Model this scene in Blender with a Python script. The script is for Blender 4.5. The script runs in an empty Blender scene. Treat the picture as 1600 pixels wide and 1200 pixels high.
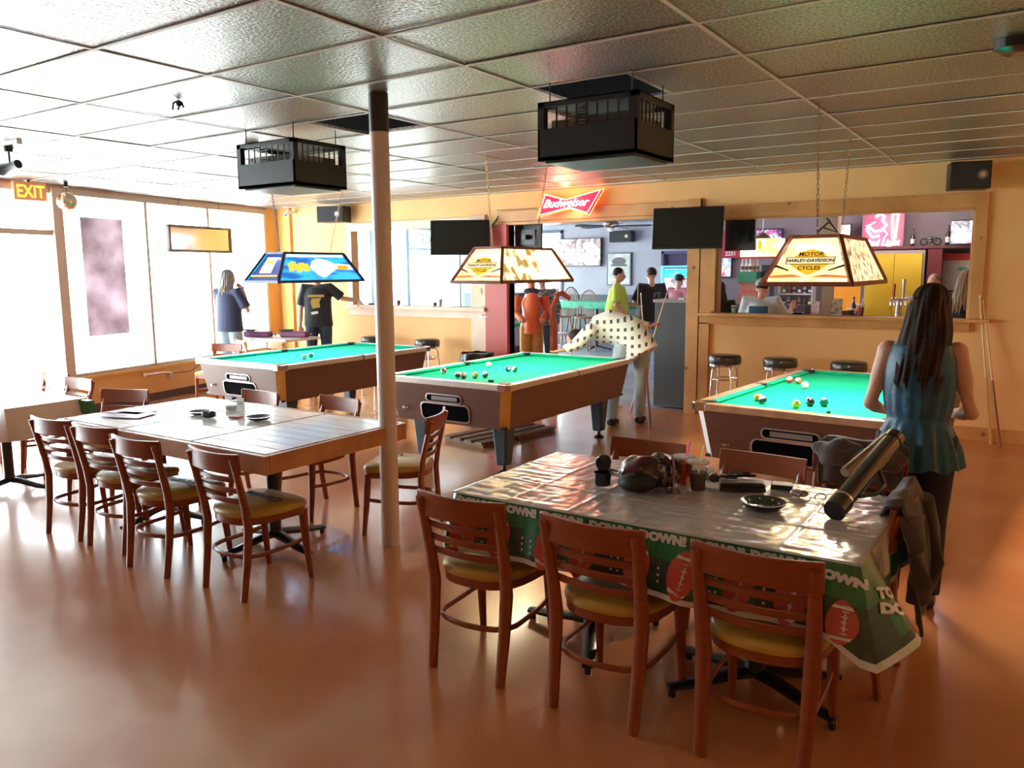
import bpy, math, random
from mathutils import Vector, Matrix, noise
PI = math.pi
rnd = random.Random(7)
scene = bpy.context.scene
col = scene.collection
# ------------------------------------------------------------------ camera
cd = bpy.data.cameras.new('camera'); cam = bpy.data.objects.new('camera', cd); col.objects.link(cam)
cd.sensor_width = 36; cd.lens = 28.15; cd.clip_end = 200
_y, _p, _r = 0.5849028, 0.1400013, -0.0069927
_f = Vector((-math.sin(_y)*math.cos(_p), math.cos(_y)*math.cos(_p), -math.sin(_p)))
_rt = Vector((math.cos(_y), math.sin(_y), 0)); _up = _rt.cross(_f)
_r2 = _rt*math.cos(_r)+_up*math.sin(_r); _u2 = -_rt*math.sin(_r)+_up*math.cos(_r)
cm = Matrix((_r2, _u2, -_f)).transposed().to_4x4(); cm.translation = Vector((2.519, -2.170, 1.693))
cam.matrix_world = cm
scene.camera = cam
# ------------------------------------------------------------------ view, sky
vs = scene.view_settings
scene.display_settings.display_device = 'sRGB'
vs.view_transform = 'Standard'; vs.look = 'None'; vs.exposure = 0.45; vs.gamma = 1.0; vs.use_curve_mapping = False
world = bpy.data.worlds.new('sky'); scene.world = world; world.use_nodes = True
wn = world.node_tree.nodes; wn.clear()
wo = wn.new('ShaderNodeOutputWorld'); wb = wn.new('ShaderNodeBackground')
wb.inputs[0].default_value = (0.86, 0.94, 1.0, 1); wb.inputs[1].default_value = 19.0
world.node_tree.links.new(wb.outputs[0], wo.inputs[0])
# ------------------------------------------------------------------ light helpers
def point(loc, power, color, size=0.05, name='lamp_light'):
    l = bpy.data.lights.new(name, 'POINT'); l.energy = power; l.color = color; l.shadow_soft_size = size
    o = bpy.data.objects.new(name, l); col.objects.link(o); o.location = loc; return o
def area(loc, rot, sx, sy, power, color, name='area_light', portal=False):
    l = bpy.data.lights.new(name, 'AREA'); l.shape = 'RECTANGLE'; l.size = sx; l.size_y = sy; l.energy = power; l.color = color
    l.cycles.is_portal = portal
    o = bpy.data.objects.new(name, l); col.objects.link(o); o.location = loc; o.rotation_euler = rot; return o
WROT = math.atan(0.23)                       # the storefront wall leans away from the room axis
def wallpt(s, off, z):                       # s metres along the storefront from its big post, off metres into the room
    return Vector((-7.15 - math.sin(WROT)*s + math.cos(WROT)*off, 2.9 + math.cos(WROT)*s + math.sin(WROT)*off, z))
for s0, s1 in ((-4.4, -0.3), (0.0, 4.0), (4.2, 12.2)):
    p = wallpt((s0+s1)/2, -0.25, 1.45)
    area(p, (PI/2, 0, -PI/2+WROT), s1-s0, 2.6, 1, (1, 1, 1), 'daylight_portal', True)
# unseen lights added to brighten the far room and the bar
point((-4.6, 9.3, 2.55), 26, (0.72, 0.74, 1.0), 0.35, 'far_room_fill')
point((-6.8, 11.5, 2.5), 22, (0.75, 0.82, 1.0), 0.35, 'far_room_fill')
point((-2.9, 12.0, 2.4), 9, (0.35, 0.3, 1.0), 0.12, 'jukebox_glow')
point((-0.9, 9.6, 2.55), 22, (0.95, 0.75, 0.85), 0.35, 'bar_light')
point((0.9, 9.9, 2.5), 26, (1.0, 0.8, 0.6), 0.35, 'bar_light')
point((1.6, 8.0, 2.5), 6, (1.0, 0.75, 0.7), 0.12, 'bar_light')
point((4.1, 3.8, 2.3), 16, (1.0, 0.42, 0.16), 0.12, 'side_fill')  # unseen orange fill light, added at the right side
area((1.5, -1.5, 2.68), (0, 0, 0), 1.2, 0.6, 4, (1.0, 0.72, 0.5), 'ceiling_fill')  # unseen fill light, added under the ceiling near the camera
# ------------------------------------------------------------------ mesh helper
class MB:
    def __init__(s): s.v = []; s.f = []; s.m = []; s.T = Matrix.Identity(4); s.k = 0
    def add(s, vs_, fs):
        n = len(s.v); s.v += [tuple(s.T @ Vector(v)) for v in vs_]
        s.f += [tuple(i+n for i in f) for f in fs]; s.m += [s.k]*len(fs); return s
    def box(s, x0, y0, z0, x1, y1, z1):
        return s.add([(x0,y0,z0),(x1,y0,z0),(x1,y1,z0),(x0,y1,z0),(x0,y0,z1),(x1,y0,z1),(x1,y1,z1),(x0,y1,z1)],
            [(0,3,2,1),(4,5,6,7),(0,1,5,4),(1,2,6,5),(2,3,7,6),(3,0,4,7)])
    def frustum(s, a, b):                     # a, b: four points bottom, four points top
        return s.add(list(a)+list(b), [(3,2,1,0),(4,5,6,7),(0,1,5,4),(1,2,6,5),(2,3,7,6),(3,0,4,7)])
    def tube(s, pts, r, n=8, flat=None, up=(0,0,1), closed=False):
        pts = [Vector(p) for p in pts]; m = len(pts)
        if not isinstance(r, (list, tuple)): r = [r]*m
        vs_, fs = [], []; U = Vector(up)
        pa = None
        for i, p in enumerate(pts):
            if closed: t = pts[(i+1) % m]-pts[i-1]
            else: t = pts[min(i+1, m-1)]-pts[max(i-1, 0)]
            if t.length < 1e-9: t = Vector((0,0,1))
            t.normalize()
            a = t.cross(U)
            if a.length < .12 and pa is not None: a = pa-t*pa.dot(t)
            elif a.length < .05: a = t.cross(Vector((1,0,0))) if abs(t.x) < .9 else t.cross(Vector((0,1,0)))
            a.normalize()
            if pa is not None and a.dot(pa) < 0: a = -a
            pa = a; b = a.cross(t); b.normalize()
            fa, fb = flat if flat else (1, 1)
            for k in range(n):
                th = 2*PI*(k+.5)/n
                vs_.append(p + a*(math.cos(th)*r[i]*fa) + b*(math.sin(th)*r[i]*fb))
        M_ = m if closed else m-1
        for i in range(M_):
            j = (i+1) % m
            for k in range(n):
                fs.append((i*n+k, i*n+(k+1) % n, j*n+(k+1) % n, j*n+k))
        if not closed: fs.append(tuple(range(n-1, -1, -1))); fs.append(tuple((m-1)*n+k for k in range(n)))
        return s.add(vs_, fs)
    def lathe(s, prof, n=20, c=(0,0,0), sx=1, sy=1, ribs=None):
        vs_, fs = [], []; m = len(prof)
        for r, z in prof:
            for k in range(n):
                th = 2*PI*k/n; q = ribs(th) if ribs else 1
                vs_.append((c[0]+r*q*sx*math.cos(th), c[1]+r*q*sy*math.sin(th), c[2]+z))
        for i in range(m-1):
            for k in range(n): fs.append((i*n+k, i*n+(k+1) % n, (i+1)*n+(k+1) % n, (i+1)*n+k))
        if prof[0][0] > 1e-5: fs.append(tuple(range(n-1, -1, -1)))
        if prof[-1][0] > 1e-5: fs.append(tuple((m-1)*n+k for k in range(n)))
        return s.add(vs_, fs)
    def ball(s, c, r, n=14, m=9):
        if not isinstance(r, (list, tuple)): r = (r, r, r)
        vs_ = [(c[0], c[1], c[2]-r[2])]; fs = []
        for i in range(1, m):
            ph = -PI/2+PI*i/m
            for k in range(n):
                th = 2*PI*k/n; vs_.append((c[0]+r[0]*math.cos(ph)*math.cos(th), c[1]+r[1]*math.cos(ph)*math.sin(th), c[2]+r[2]*math.sin(ph)))
        vs_.append((c[0], c[1], c[2]+r[2])); L = len(vs_)-1
        for k in range(n): fs.append((0, 1+(k+1) % n, 1+k))
        for i in range(m-2):
            for k in range(n):
                a = 1+i*n; fs.append((a+k, a+(k+1) % n, a+n+(k+1) % n, a+n+k))
        a = 1+(m-2)*n
        for k in range(n): fs.append((a+k, a+(k+1) % n, L))
        return s.add(vs_, fs)
    def prism(s, poly, z0, z1):
        n = len(poly)
        return s.add([(x, y, z0) for x, y in poly]+[(x, y, z1) for x, y in poly],
            [tuple(range(n-1, -1, -1)), tuple(range(n, 2*n))]+[(i, (i+1) % n, n+(i+1) % n, n+i) for i in range(n)])
    def grid(s, fn, nu, nv, wrap=False):
        vs_ = [fn(i/nu, j/nv) for j in range(nv+1) for i in range(nu+1)]
        return s.add(vs_, [(j*(nu+1)+i, j*(nu+1)+i+1, (j+1)*(nu+1)+i+1, (j+1)*(nu+1)+i) for j in range(nv) for i in range(nu)])
    def obj(s, name, mats, parent=None, smooth=False, bevel=0, loc=None, rot=None, solid=0, sub=0, sharp=True):
        me = bpy.data.meshes.new(name); me.from_pydata(s.v, [], s.f)
        if not isinstance(mats, (list, tuple)): mats = [mats]
        for m in mats: me.materials.append(m)
        if len(mats) > 1: me.polygons.foreach_set('material_index', s.m)
        if smooth: me.polygons.foreach_set('use_smooth', [True]*len(me.polygons))
        me.update()
        if smooth and sharp:
            try: me.set_sharp_from_angle(angle=math.radians(50))
            except Exception: pass
        o = bpy.data.objects.new(name, me); col.objects.link(o)
        if parent: o.parent = parent
        if loc: o.location = loc
        if rot: o.rotation_euler = rot
        if solid:
            d = o.modifiers.new('thick', 'SOLIDIFY'); d.thickness = solid; d.offset = 0
        if sub:
            d = o.modifiers.new('sub', 'SUBSURF'); d.levels = sub; d.render_levels = sub
        if bevel:
            d = o.modifiers.new('bevel', 'BEVEL'); d.width = bevel; d.segments = 2; d.limit_method = 'ANGLE'; d.angle_limit = math.radians(50)
        return o
def rrect(x0, y0, x1, y1, r, n=5):
    out = []
    for cx, cy, a in ((x1-r, y1-r, 0), (x0+r, y1-r, 90), (x0+r, y0+r, 180), (x1-r, y0+r, 270)):
        for k in range(n+1):
            t = math.radians(a+90*k/n); out.append((cx+r*math.cos(t), cy+r*math.sin(t)))
    return out
def tag(o, label, cat, group=None, kind=None):
    o['label'] = label; o['category'] = cat
    if group: o['group'] = group
    if kind: o['kind'] = kind
    return o
def thing(name, label, cat, loc=(0,0,0), rz=0, group=None, rot=None):
    o = bpy.data.objects.new(name, None); o.empty_display_size = .1; col.objects.link(o)
    o.location = loc; o.rotation_euler = rot or (0, 0, rz); return tag(o, label, cat, group)
def struct(o): o['kind'] = 'structure'; return o
def copy_tree(o, parent=None):
    c = o.copy(); col.objects.link(c)
    if parent: c.parent = parent
    for ch in [x for x in col.objects if x.parent == o]: copy_tree(ch, c)
    return c
def dup(root, label, loc, rz=0):
    c = copy_tree(root); c.location = loc; c.rotation_euler = (0, 0, rz); c['label'] = label; return c
def text(name, body, size, mat, parent, M, bold=0.0, mirror=False, sx=1, spacing=1, depth=0.0008, warp=None, shear=0):
    cu = bpy.data.curves.new(name, 'FONT'); cu.body = body; cu.size = size; cu.align_x = 'CENTER'; cu.align_y = 'CENTER'
    cu.offset = bold; cu.extrude = depth; cu.space_character = spacing; cu.resolution_u = 3; cu.shear = shear
    t = bpy.data.objects.new('tmp', cu); col.objects.link(t)
    bpy.context.view_layer.update()
    me = bpy.data.meshes.new_from_object(t.evaluated_get(bpy.context.evaluated_depsgraph_get()))
    bpy.data.objects.remove(t); bpy.data.curves.remove(cu)
    me.name = name
    for v in me.vertices:
        p = Vector((v.co.x*sx*(-1 if mirror else 1), v.co.y, v.co.z))
        v.co = warp(p) if warp else M @ p
    me.materials.clear(); me.materials.append(mat)
    o = bpy.data.objects.new(name, me); col.objects.link(o)
    if parent: o.parent = parent
    return o
def frame(o, x, y):                           # matrix with origin o, X axis x, Y axis y
    x = Vector(x).normalized(); y = Vector(y); y = (y-x*y.dot(x)).normalized(); z = x.cross(y)
    m = Matrix((x, y, z)).transposed().to_4x4(); m.translation = Vector(o); return m
# ------------------------------------------------------------------ materials
def mat(name, c, rough=.5, metal=0, spec=.5, c2=None, scale=8, detail=3, stretch=None, bump=0, bscale=60, coat=0, emit=0, alpha=1, trans=0, fac=(.35,.65), sheen=0, aniso=0, ecol=None):
    m = bpy.data.materials.new(name); m.use_nodes = True; nt = m.node_tree; b = nt.nodes['Principled BSDF']
    b.inputs['Base Color'].default_value = (*c, 1); b.inputs['Roughness'].default_value = rough
    b.inputs['Metallic'].default_value = metal; b.inputs['Specular IOR Level'].default_value = spec
    if coat: b.inputs['Coat Weight'].default_value = coat; b.inputs['Coat Roughness'].default_value = .12
    if sheen: b.inputs['Sheen Weight'].default_value = sheen
    if trans: b.inputs['Transmission Weight'].default_value = trans
    if alpha < 1: b.inputs['Alpha'].default_value = alpha
    if emit: b.inputs['Emission Color'].default_value = (*(ecol or c), 1); b.inputs['Emission Strength'].default_value = emit
    tc = None
    if c2 or bump:
        tc = nt.nodes.new('ShaderNodeTexCoord'); mp = nt.nodes.new('ShaderNodeMapping'); nt.links.new(tc.outputs['Object'], mp.inputs[0])
        if stretch: mp.inputs['Scale'].default_value = stretch
    if c2:
        nz = nt.nodes.new('ShaderNodeTexNoise'); nz.inputs['Scale'].default_value = scale; nz.inputs['Detail'].default_value = detail
        cr = nt.nodes.new('ShaderNodeValToRGB'); cr.color_ramp.elements[0].position = fac[0]; cr.color_ramp.elements[1].position = fac[1]
        cr.color_ramp.elements[0].color = (*c, 1); cr.color_ramp.elements[1].color = (*c2, 1)
        nt.links.new(mp.outputs[0], nz.inputs['Vector']); nt.links.new(nz.outputs['Fac'], cr.inputs[0]); nt.links.new(cr.outputs[0], b.inputs['Base Color'])
    if bump:
        n2 = nt.nodes.new('ShaderNodeTexNoise'); n2.inputs['Scale'].default_value = bscale; n2.inputs['Detail'].default_value = 2
        bp = nt.nodes.new('ShaderNodeBump'); bp.inputs['Strength'].default_value = bump; bp.inputs['Distance'].default_value = .01
        nt.links.new(mp.outputs[0], n2.inputs['Vector']); nt.links.new(n2.outputs['Fac'], bp.inputs['Height']); nt.links.new(bp.outputs[0], b.inputs['Normal'])
    return m
CH = mat('chair_wood', (.25,.048,.013), .36, c2=(.30,.066,.018), scale=4, stretch=(3,3,30), coat=.12)
CHL = mat('chair_wood_light', (.52,.24,.08), .35, c2=(.62,.32,.12), scale=4, stretch=(3,3,30), coat=.3)
MUST = mat('mustard_vinyl', (.50,.28,.035), .42, c2=(.60,.36,.06), scale=6, bump=.1, bscale=40, coat=.2)
NAVY = mat('navy_print', (.03,.03,.06), .5)
PINE = mat('knotty_pine', (.50,.22,.06), .45, c2=(.66,.33,.11), scale=3, stretch=(1,1,1), detail=6, coat=.15)
PINED = mat('pine_knot', (.20,.07,.02), .5)
PINEP = mat('pale_pine', (.72,.5,.36), .5, c2=(.8,.6,.44), scale=4, detail=5)
APRON = mat('table_edge_wood', (.46,.17,.06), .4, c2=(.62,.27,.1), scale=5, detail=5, coat=.2)
LAM = mat('brown_laminate', (.115,.045,.028), .42, c2=(.15,.062,.04), scale=14, stretch=(1,1,12))
OAK = mat('oak_corner', (.62,.34,.08), .4, c2=(.72,.44,.13), scale=5, stretch=(3,3,1))
FELT = mat('green_felt', (.0,.40,.24), .85, spec=.2, c2=(.0,.44,.27), scale=90)
CHROME = mat('chrome', (.82,.82,.84), .14, metal=1)
RAIL = mat('silver_rail_laminate', (.62,.56,.5), .3, metal=.25, c2=(.7,.64,.58), scale=30, coat=.3)
RAILW = mat('wood_rail_laminate', (.45,.25,.14), .3, c2=(.56,.34,.2), scale=12, coat=.4)
BLACK = mat('black_plastic', (.012,.012,.014), .38)
BLACKG = mat('black_gloss', (.01,.01,.012), .14, coat=.3)
IRON = mat('black_iron', (.012,.012,.015), .35, coat=.2)
BLUEBLK = mat('blue_black_leg', (.03,.055,.075), .4)
VINYL = mat('black_vinyl', (.03,.032,.03), .3, coat=.3)
WALL = mat('peach_wall', (.82,.46,.18), .75, c2=(.85,.50,.21), scale=2, bump=.04, bscale=120)
WALLO = mat('orange_wall', (.78,.40,.10), .7, c2=(.8,.44,.14), scale=2)
WALLG = mat('lilac_grey_wall', (.36,.36,.42), .8, c2=(.4,.4,.46), scale=2)
WALLD = mat('dark_lower_wall', (.10,.12,.13), .7)
WHITEM = mat('white_metal', (.85,.86,.86), .4)
COLUMN = mat('column_paint', (.78,.60,.52), .35, c2=(.8,.65,.58), scale=3, coat=.2)
ALU = mat('anodised_frame', (.55,.46,.40), .4, metal=.3)
BLUEFR = mat('blue_grey_frame', (.30,.45,.52), .4)
REDPOST = mat('red_post', (.50,.07,.05), .45)
GREYFLOOR = mat('grey_far_floor', (.40,.43,.47), .25, c2=(.5,.53,.57), scale=1.5)
SKIN = mat('skin', (.62,.33,.23), .5, c2=(.66,.37,.27), scale=12)
HAIRD = mat('dark_brown_hair', (.016,.006,.004), .55, spec=.25, c2=(.04,.016,.01), scale=9, stretch=(14,14,1.0), bump=.5, bscale=30)
HAIRG = mat('grey_hair', (.16,.14,.13), .5, c2=(.3,.27,.25), scale=9, stretch=(14,14,1))
HAIRB = mat('dark_blond_hair', (.16,.09,.04), .45, c2=(.3,.18,.09), scale=9, stretch=(14,14,1))
DENIM = mat('blue_denim', (.16,.25,.36), .8, c2=(.22,.32,.44), scale=20)
DENIML = mat('light_denim', (.36,.47,.56), .8, c2=(.42,.53,.62), scale=20)
DENIMD = mat('dark_denim', (.03,.05,.09), .8, c2=(.04,.07,.12), scale=20)
PLASTW = mat('white_plastic', (.85,.85,.83), .35)
EMW = mat('screen_white', (1,1,1), .4, emit=2.2)
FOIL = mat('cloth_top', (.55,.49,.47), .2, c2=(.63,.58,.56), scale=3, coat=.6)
def glassmat(name, tint, rough=.02, refl=.12):
    m = bpy.data.materials.new(name); m.use_nodes = True; nt = m.node_tree; nt.nodes.clear()
    o = nt.nodes.new('ShaderNodeOutputMaterial'); mx = nt.nodes.new('ShaderNodeMixShader'); t = nt.nodes.new('ShaderNodeBsdfTransparent'); g = nt.nodes.new('ShaderNodeBsdfGlossy')
    t.inputs[0].default_value = (*tint, 1); g.inputs['Roughness'].default_value = rough
    fr = nt.nodes.new('ShaderNodeLayerWeight'); fr.inputs[0].default_value = .5
    pw = nt.nodes.new('ShaderNodeMath'); pw.operation = 'POWER'; pw.inputs[1].default_value = 4.5
    ma = nt.nodes.new('ShaderNodeMath'); ma.operation = 'MULTIPLY_ADD'; ma.inputs[1].default_value = .9; ma.inputs[2].default_value = .03
    nt.links.new(fr.outputs['Facing'], pw.inputs[0]); nt.links.new(pw.outputs[0], ma.inputs[0]); nt.links.new(ma.outputs[0], mx.inputs[0])
    nt.links.new(t.outputs[0], mx.inputs[1]); nt.links.new(g.outputs[0], mx.inputs[2]); nt.links.new(mx.outputs[0], o.inputs[0]); return m
GLASS = glassmat('window_glass', (.95,.98,.97)); CUPGL = glassmat('clear_plastic', (.86,.87,.86), .05)
def floor_mat():
    m = mat('stained_concrete', (.52,.15,.045), .25, c2=(.66,.29,.12), scale=.9, detail=5, fac=(.3,.72)); nt = m.node_tree; b = nt.nodes['Principled BSDF']
    b.inputs['Coat Weight'].default_value = .5; b.inputs['Coat Roughness'].default_value = .12
    return m
FLOOR = floor_mat()
def ceil_mat(name, base, spk):
    m = mat(name, base, .3, metal=.7, c2=spk, scale=70, detail=3, fac=(.35,.7)); nt = m.node_tree; b = nt.nodes['Principled BSDF']
    tc = nt.nodes['Texture Coordinate']; n = nt.nodes.new('ShaderNodeTexNoise'); n.inputs['Scale'].default_value = 55; n.inputs['Detail'].default_value = 3
    bp = nt.nodes.new('ShaderNodeBump'); bp.inputs['Strength'].default_value = .8; bp.inputs['Distance'].default_value = .006
    nt.links.new(tc.outputs['Object'], n.inputs['Vector']); nt.links.new(n.outputs['Fac'], bp.inputs['Height']); nt.links.new(bp.outputs[0], b.inputs['Normal'])
    b.inputs['Roughness'].default_value = .34; return m
CEIL = ceil_mat('foil_ceiling_tile', (.17,.145,.12), (.62,.58,.54))
TEE = mat('ceiling_grid_bar', (.62,.58,.54), .45)
def knots(m, scale=4.5, stretch=(1,1,1)):
    nt = m.node_tree; b = nt.nodes['Principled BSDF']; tc = nt.nodes['Texture Coordinate']
    src = b.inputs['Base Color'].links[0].from_socket
    v = nt.nodes.new('ShaderNodeTexVoronoi'); v.inputs['Scale'].default_value = scale
    r = nt.nodes.new('ShaderNodeValToRGB'); r.color_ramp.elements[0].position = .05; r.color_ramp.elements[1].position = .13
    r.color_ramp.elements[0].color = (1,1,1,1); r.color_ramp.elements[1].color = (0,0,0,1)
    mx = nt.nodes.new('ShaderNodeMix'); mx.data_type = 'RGBA'; mx.inputs[7].default_value = (.16,.05,.015,1)
    nt.links.new(tc.outputs['Object'], v.inputs['Vector']); nt.links.new(v.outputs['Distance'], r.inputs[0]); nt.links.new(r.outputs[0], mx.inputs[0])
    nt.links.new(src, mx.inputs[6]); nt.links.new(mx.outputs[2], b.inputs['Base Color'])
knots(PINE); knots(PINEP, 3); knots(APRON, 5)
# ================================================================== STRUCTURE
H = 2.72; YB = 6.87; FT = .6096
def wx(y): return -7.15-.23*(y-2.9)
mb = MB(); mb.add([(wx(-6),-6,0),(4.5,-6,0),(4.5,YB+.12,0),(wx(YB+.12),YB+.12,0)], [(0,1,2,3)])
struct(mb.obj('floor', FLOOR))
mb = MB(); mb.add([(wx(YB+.12),YB+.12,-.001),(4.5,YB+.12,-.001),(4.5,14.2,-.001),(wx(14.2),14.2,-.001)], [(0,1,2,3)])
struct(mb.obj('floor_far', GREYFLOOR))
mb = MB(); mb.box(-60,-30,-.12,wx(6)-1.0,45,-.10)
struct(mb.obj('ground', mat('pale_pavement', (.62,.62,.6), .8, c2=(.7,.7,.68), scale=.6)))
DARKV = mat('dark_plenum', (.03,.028,.026), .9)
mb = MB(); mb.box(-10.6,-6,2.98,4.5,YB+.06,3.04)
ceil = struct(mb.obj('ceiling', DARKV))
mb = MB(); mb.box(-11.5,YB+.06,H,4.5,14.2,H+.08)
struct(mb.obj('ceiling_far', mat('far_ceiling_tile', (.22,.21,.24), .25, metal=.35, c2=(.32,.31,.36), scale=3, bump=.3, bscale=30)))
# ceiling tiles, each a panel of its own
TX = 2*FT
def tile_mesh(w, l):
    t = MB(); g = .004; t.box(g,g,0,w-g,l-g,.014)
    me = bpy.data.meshes.new('ceiling_tile'); me.from_pydata(t.v, [], t.f); me.materials.append(CEIL); return me
full, half = tile_mesh(TX, FT), tile_mesh(FT, FT)
for m in range(-8, 4):
    for l in range(-4, 11):
        x0, y0 = m*TX, l*FT
        if x0+TX < wx(y0)+.15 or x0 > 4.4: continue
        if x0 > 3.0 and y0 < -.7: continue
        if (m, l) == (0, 3): o = bpy.data.objects.new('ceiling_tile', half); xo = x0+FT
        elif (m, l) == (-2, 3): o = bpy.data.objects.new('ceiling_tile', half); xo = x0
        else: o = bpy.data.objects.new('ceiling_tile', full); xo = x0
        o.location = (xo, y0, H+.002+rnd.uniform(0,.003)); o.rotation_euler = (rnd.uniform(-.004,.004), rnd.uniform(-.003,.003), 0)
        o.parent = ceil; col.objects.link(o)
mb = MB(); mb.box(-10.6, -6, H+.002, 4.5, -4*FT, H+.016); mb.box(3*TX-1.0*0, -4*FT, H+.002, 4.5, -FT, H+.016)
mb.obj('ceiling_sheet', CEIL, ceil)
mb = MB()
for m in range(-8, 4): mb.box(m*TX-.011, -4*FT, H-.003, m*TX+.011, YB, H+.001)
for l in range(-4, 12): mb.box(-9.6, l*FT-.011, H-.0035, 4.5, l*FT+.011, H+.001)
for x, y in ((FT, 3*FT), (-FT*3, 3*FT)): mb.box(x-.011, y, H-.003, x+.011, y+FT, H+.001)
mb.obj('ceiling_grid', TEE, ceil)
# last narrow row against the back wall
mb = MB(); mb.box(-9.2, 11*FT+.012, H+.001, 4.5, YB, H+.014); mb.obj('edge_tile', CEIL, ceil)
# ---- back wall with its three openings
OA = (-6.38, -4.12, 1.20, 2.31); OBx = (-3.50, -.98); OC = (-.64, 1.91, 1.20, 2.27)
mb = MB(); y0, y1 = YB, YB+.12
def wbox(x0, x1, z0, z1): mb.box(x0, y0, z0, x1, y1, z1)
wbox(wx(YB)-.1, OA[0], 0, H+.02); wbox(OA[0], OA[1], 0, OA[2]); wbox(OA[0], OA[1], OA[3], H+.02)
wbox(OA[1], OBx[0], 0, H+.02); wbox(OBx[0], OBx[1], 2.31, H+.02); wbox(OBx[1], OC[0], 0, H+.02)
wbox(OC[0], OC[1], 0, OC[2]); wbox(OC[0], OC[1], OC[3], H+.02); wbox(OC[1], 4.5, 0, H+.02)
struct(mb.obj('wall_back', WALL))
# corner pier of orange boards beside the storefront
mb = MB(); mb.box(-8.02, YB-.05, 0, -7.72, YB, H)
mb.box(-8.08, YB-.30, 0, -8.0, YB, H); struct(mb.obj('trim_corner_board', WALLO))
mb = MB(); mb.box(4.5,-6,0,4.6,14.2,H+.3); struct(mb.obj('wall_right', WALL))
mb = MB(); mb.box(wx(-6)-.3,-6.1,0,4.6,-6,H+.3); struct(mb.obj('wall_front', WALLO))
# far room walls
def wallfar(name, x0, y0, x1, y1, m=WALLG, z0=0, z1=H):
    b = MB(); b.box(x0, y0, z0, x1, y1, z1); return struct(b.obj(name, m))
mb = MB(); yf = 14.0
for a, b, c, d in ((-9.8,-8.12,0,H), (-8.12,-6.76,0,1.05), (-8.12,-6.76,2.6,H), (-6.76,-4.28,0,H), (-4.28,-3.58,2.03,H), (-3.58,-2.1,0,H)):
    mb.box(a, yf, c, b, yf+.1, d)
struct(mb.obj('wall_far', WALLG))
mb = MB(); mb.box(-9.6, yf-.02, 0, -4.40, yf, 1.12); mb.box(-9.6, yf-.04, 1.12, -4.40, yf, 1.16); struct(mb.obj('trim_far_wainscot', WALLD))
mb = MB(); mb.box(-4.34, yf-.03, 0, -4.28, yf+.02, 2.09); mb.box(-3.58, yf-.03, 0, -3.52, yf+.02, 2.09); mb.box(-4.34, yf-.03, 2.03, -3.52, yf+.02, 2.09)
dr = struct(mb.obj('door_far', mat('dark_violet_frame', (.03,.02,.10), .5)))
mb = MB(); mb.box(-4.28, yf+.06, 0, -3.58, yf+.10, 2.03); mb.obj('door_leaf', mat('dark_violet_door', (.018,.012,.06), .6), dr)
mb = MB(); mb.box(-3.66, yf+.02, 1.0, -3.63, yf+.06, 1.1); mb.obj('door_handle', CHROME, dr)
wallfar('wall_bar_side', -2.2, 11.0, -2.1, 14.0)
wallfar('wall_bar_back', -2.2, 11.0, 4.5, 11.1, mat('mauve_bar_wall', (.24,.21,.26), .7, c2=(.28,.25,.30), scale=2))
# far window
mb = MB()
for x in (-8.12, -7.72, -6.82): mb.box(x, yf-.03, 1.05, x+.06, yf+.04, 2.6)
mb.box(-8.12, yf-.03, 2.55, -6.76, yf+.04, 2.62); mb.box(-8.12, yf-.03, 1.0, -6.76, yf+.04, 1.07)
w = struct(mb.obj('window_far', mat('slate_blue_frame', (.06,.10,.16), .5)))
for x0, x1 in ((-8.06,-7.72), (-7.66,-6.82)):
    b = MB(); b.box(x0, yf+.0, 1.07, x1, yf+.008, 2.55); b.obj('pane', GLASS, w)
# ---- storefront (local frame: x into the room, y along the glass)
WL = dict(loc=(-7.15, 2.9, 0), rot=(0, 0, WROT))
def sY(y): return (y-2.9)/math.cos(WROT)
mb = MB(); mb.box(-.13, .0, 0, 0, sY(YB+.1), .42); mb.box(-.13, sY(YB), 0, 0, sY(14), .30)
mb.box(-.13, sY(-6), 0, 0, sY(-1.3), H)  # unseen stretch kept solid to cut the daylight on the foreground
struct(mb.obj('wall_left', mat('storefront_orange_wall', (.80,.42,.13), .6), **WL))  # orange of the storefront wall, a touch lighter than the corner pier
mb = MB(); mb.box(-.15, .04, .42, .03, sY(YB-.02), .455); struct(mb.obj('trim_window_sill', WALLO, bevel=.004, **WL))
mb = MB(); mb.box(0, .04, 0, .015, sY(YB-.32), .10); struct(mb.obj('baseboard_left', mat('dark_base', (.12,.06,.05), .5), **WL))
mb = MB(); mb.box(-.12, -.13, 0, .03, .0, H); struct(mb.obj('window_post', mat('tan_post', (.62,.47,.38), .45), bevel=.004, **WL))
def winframe(name, ys, z0, z1, m, parts=True, w=.05, zt=None):
    b = MB(); S = [sY(y) for y in ys]
    for s in S: b.box(-.09, s-w/2, z0, -.02, s+w/2, z1)
    b.box(-.09, S[0], z1-.07, -.0, S[-1], z1); b.box(-.09, S[0], z0, -.02, S[-1], z0+.04)
    if zt: b.box(-.09, S[0], zt-.03, -.015, S[-1], zt+.03)
    o = struct(b.obj(name, m, **WL))
    for a, c in zip(S, S[1:]):
        if zt:
            g = MB(); g.box(-.058, a+w/2, z0+.04, -.052, c-w/2, zt-.03); g.obj('pane', GLASS, o)
            g = MB(); g.box(-.058, a+w/2, zt+.03, -.052, c-w/2, z1-.07); g.obj('pane', GLASS, o)
        else:
            g = MB(); g.box(-.058, a+w/2, z0+.04, -.052, c-w/2, z1-.07); g.obj('pane', GLASS, o)
    for p in [x for x in col.objects if x.parent == o]: pass
    return o
winframe('window_1', [2.92, 4.17, 5.31, 6.58], .455, H-.03, ALU, w=.045)
dl = winframe('door_1', [1.86, 2.80], 0.0, H-.03, ALU, zt=2.17, w=.06)
winframe('window_2', [-1.3, .1, 1.86], 0.0, H-.03, ALU, zt=2.17, w=.06)
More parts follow.
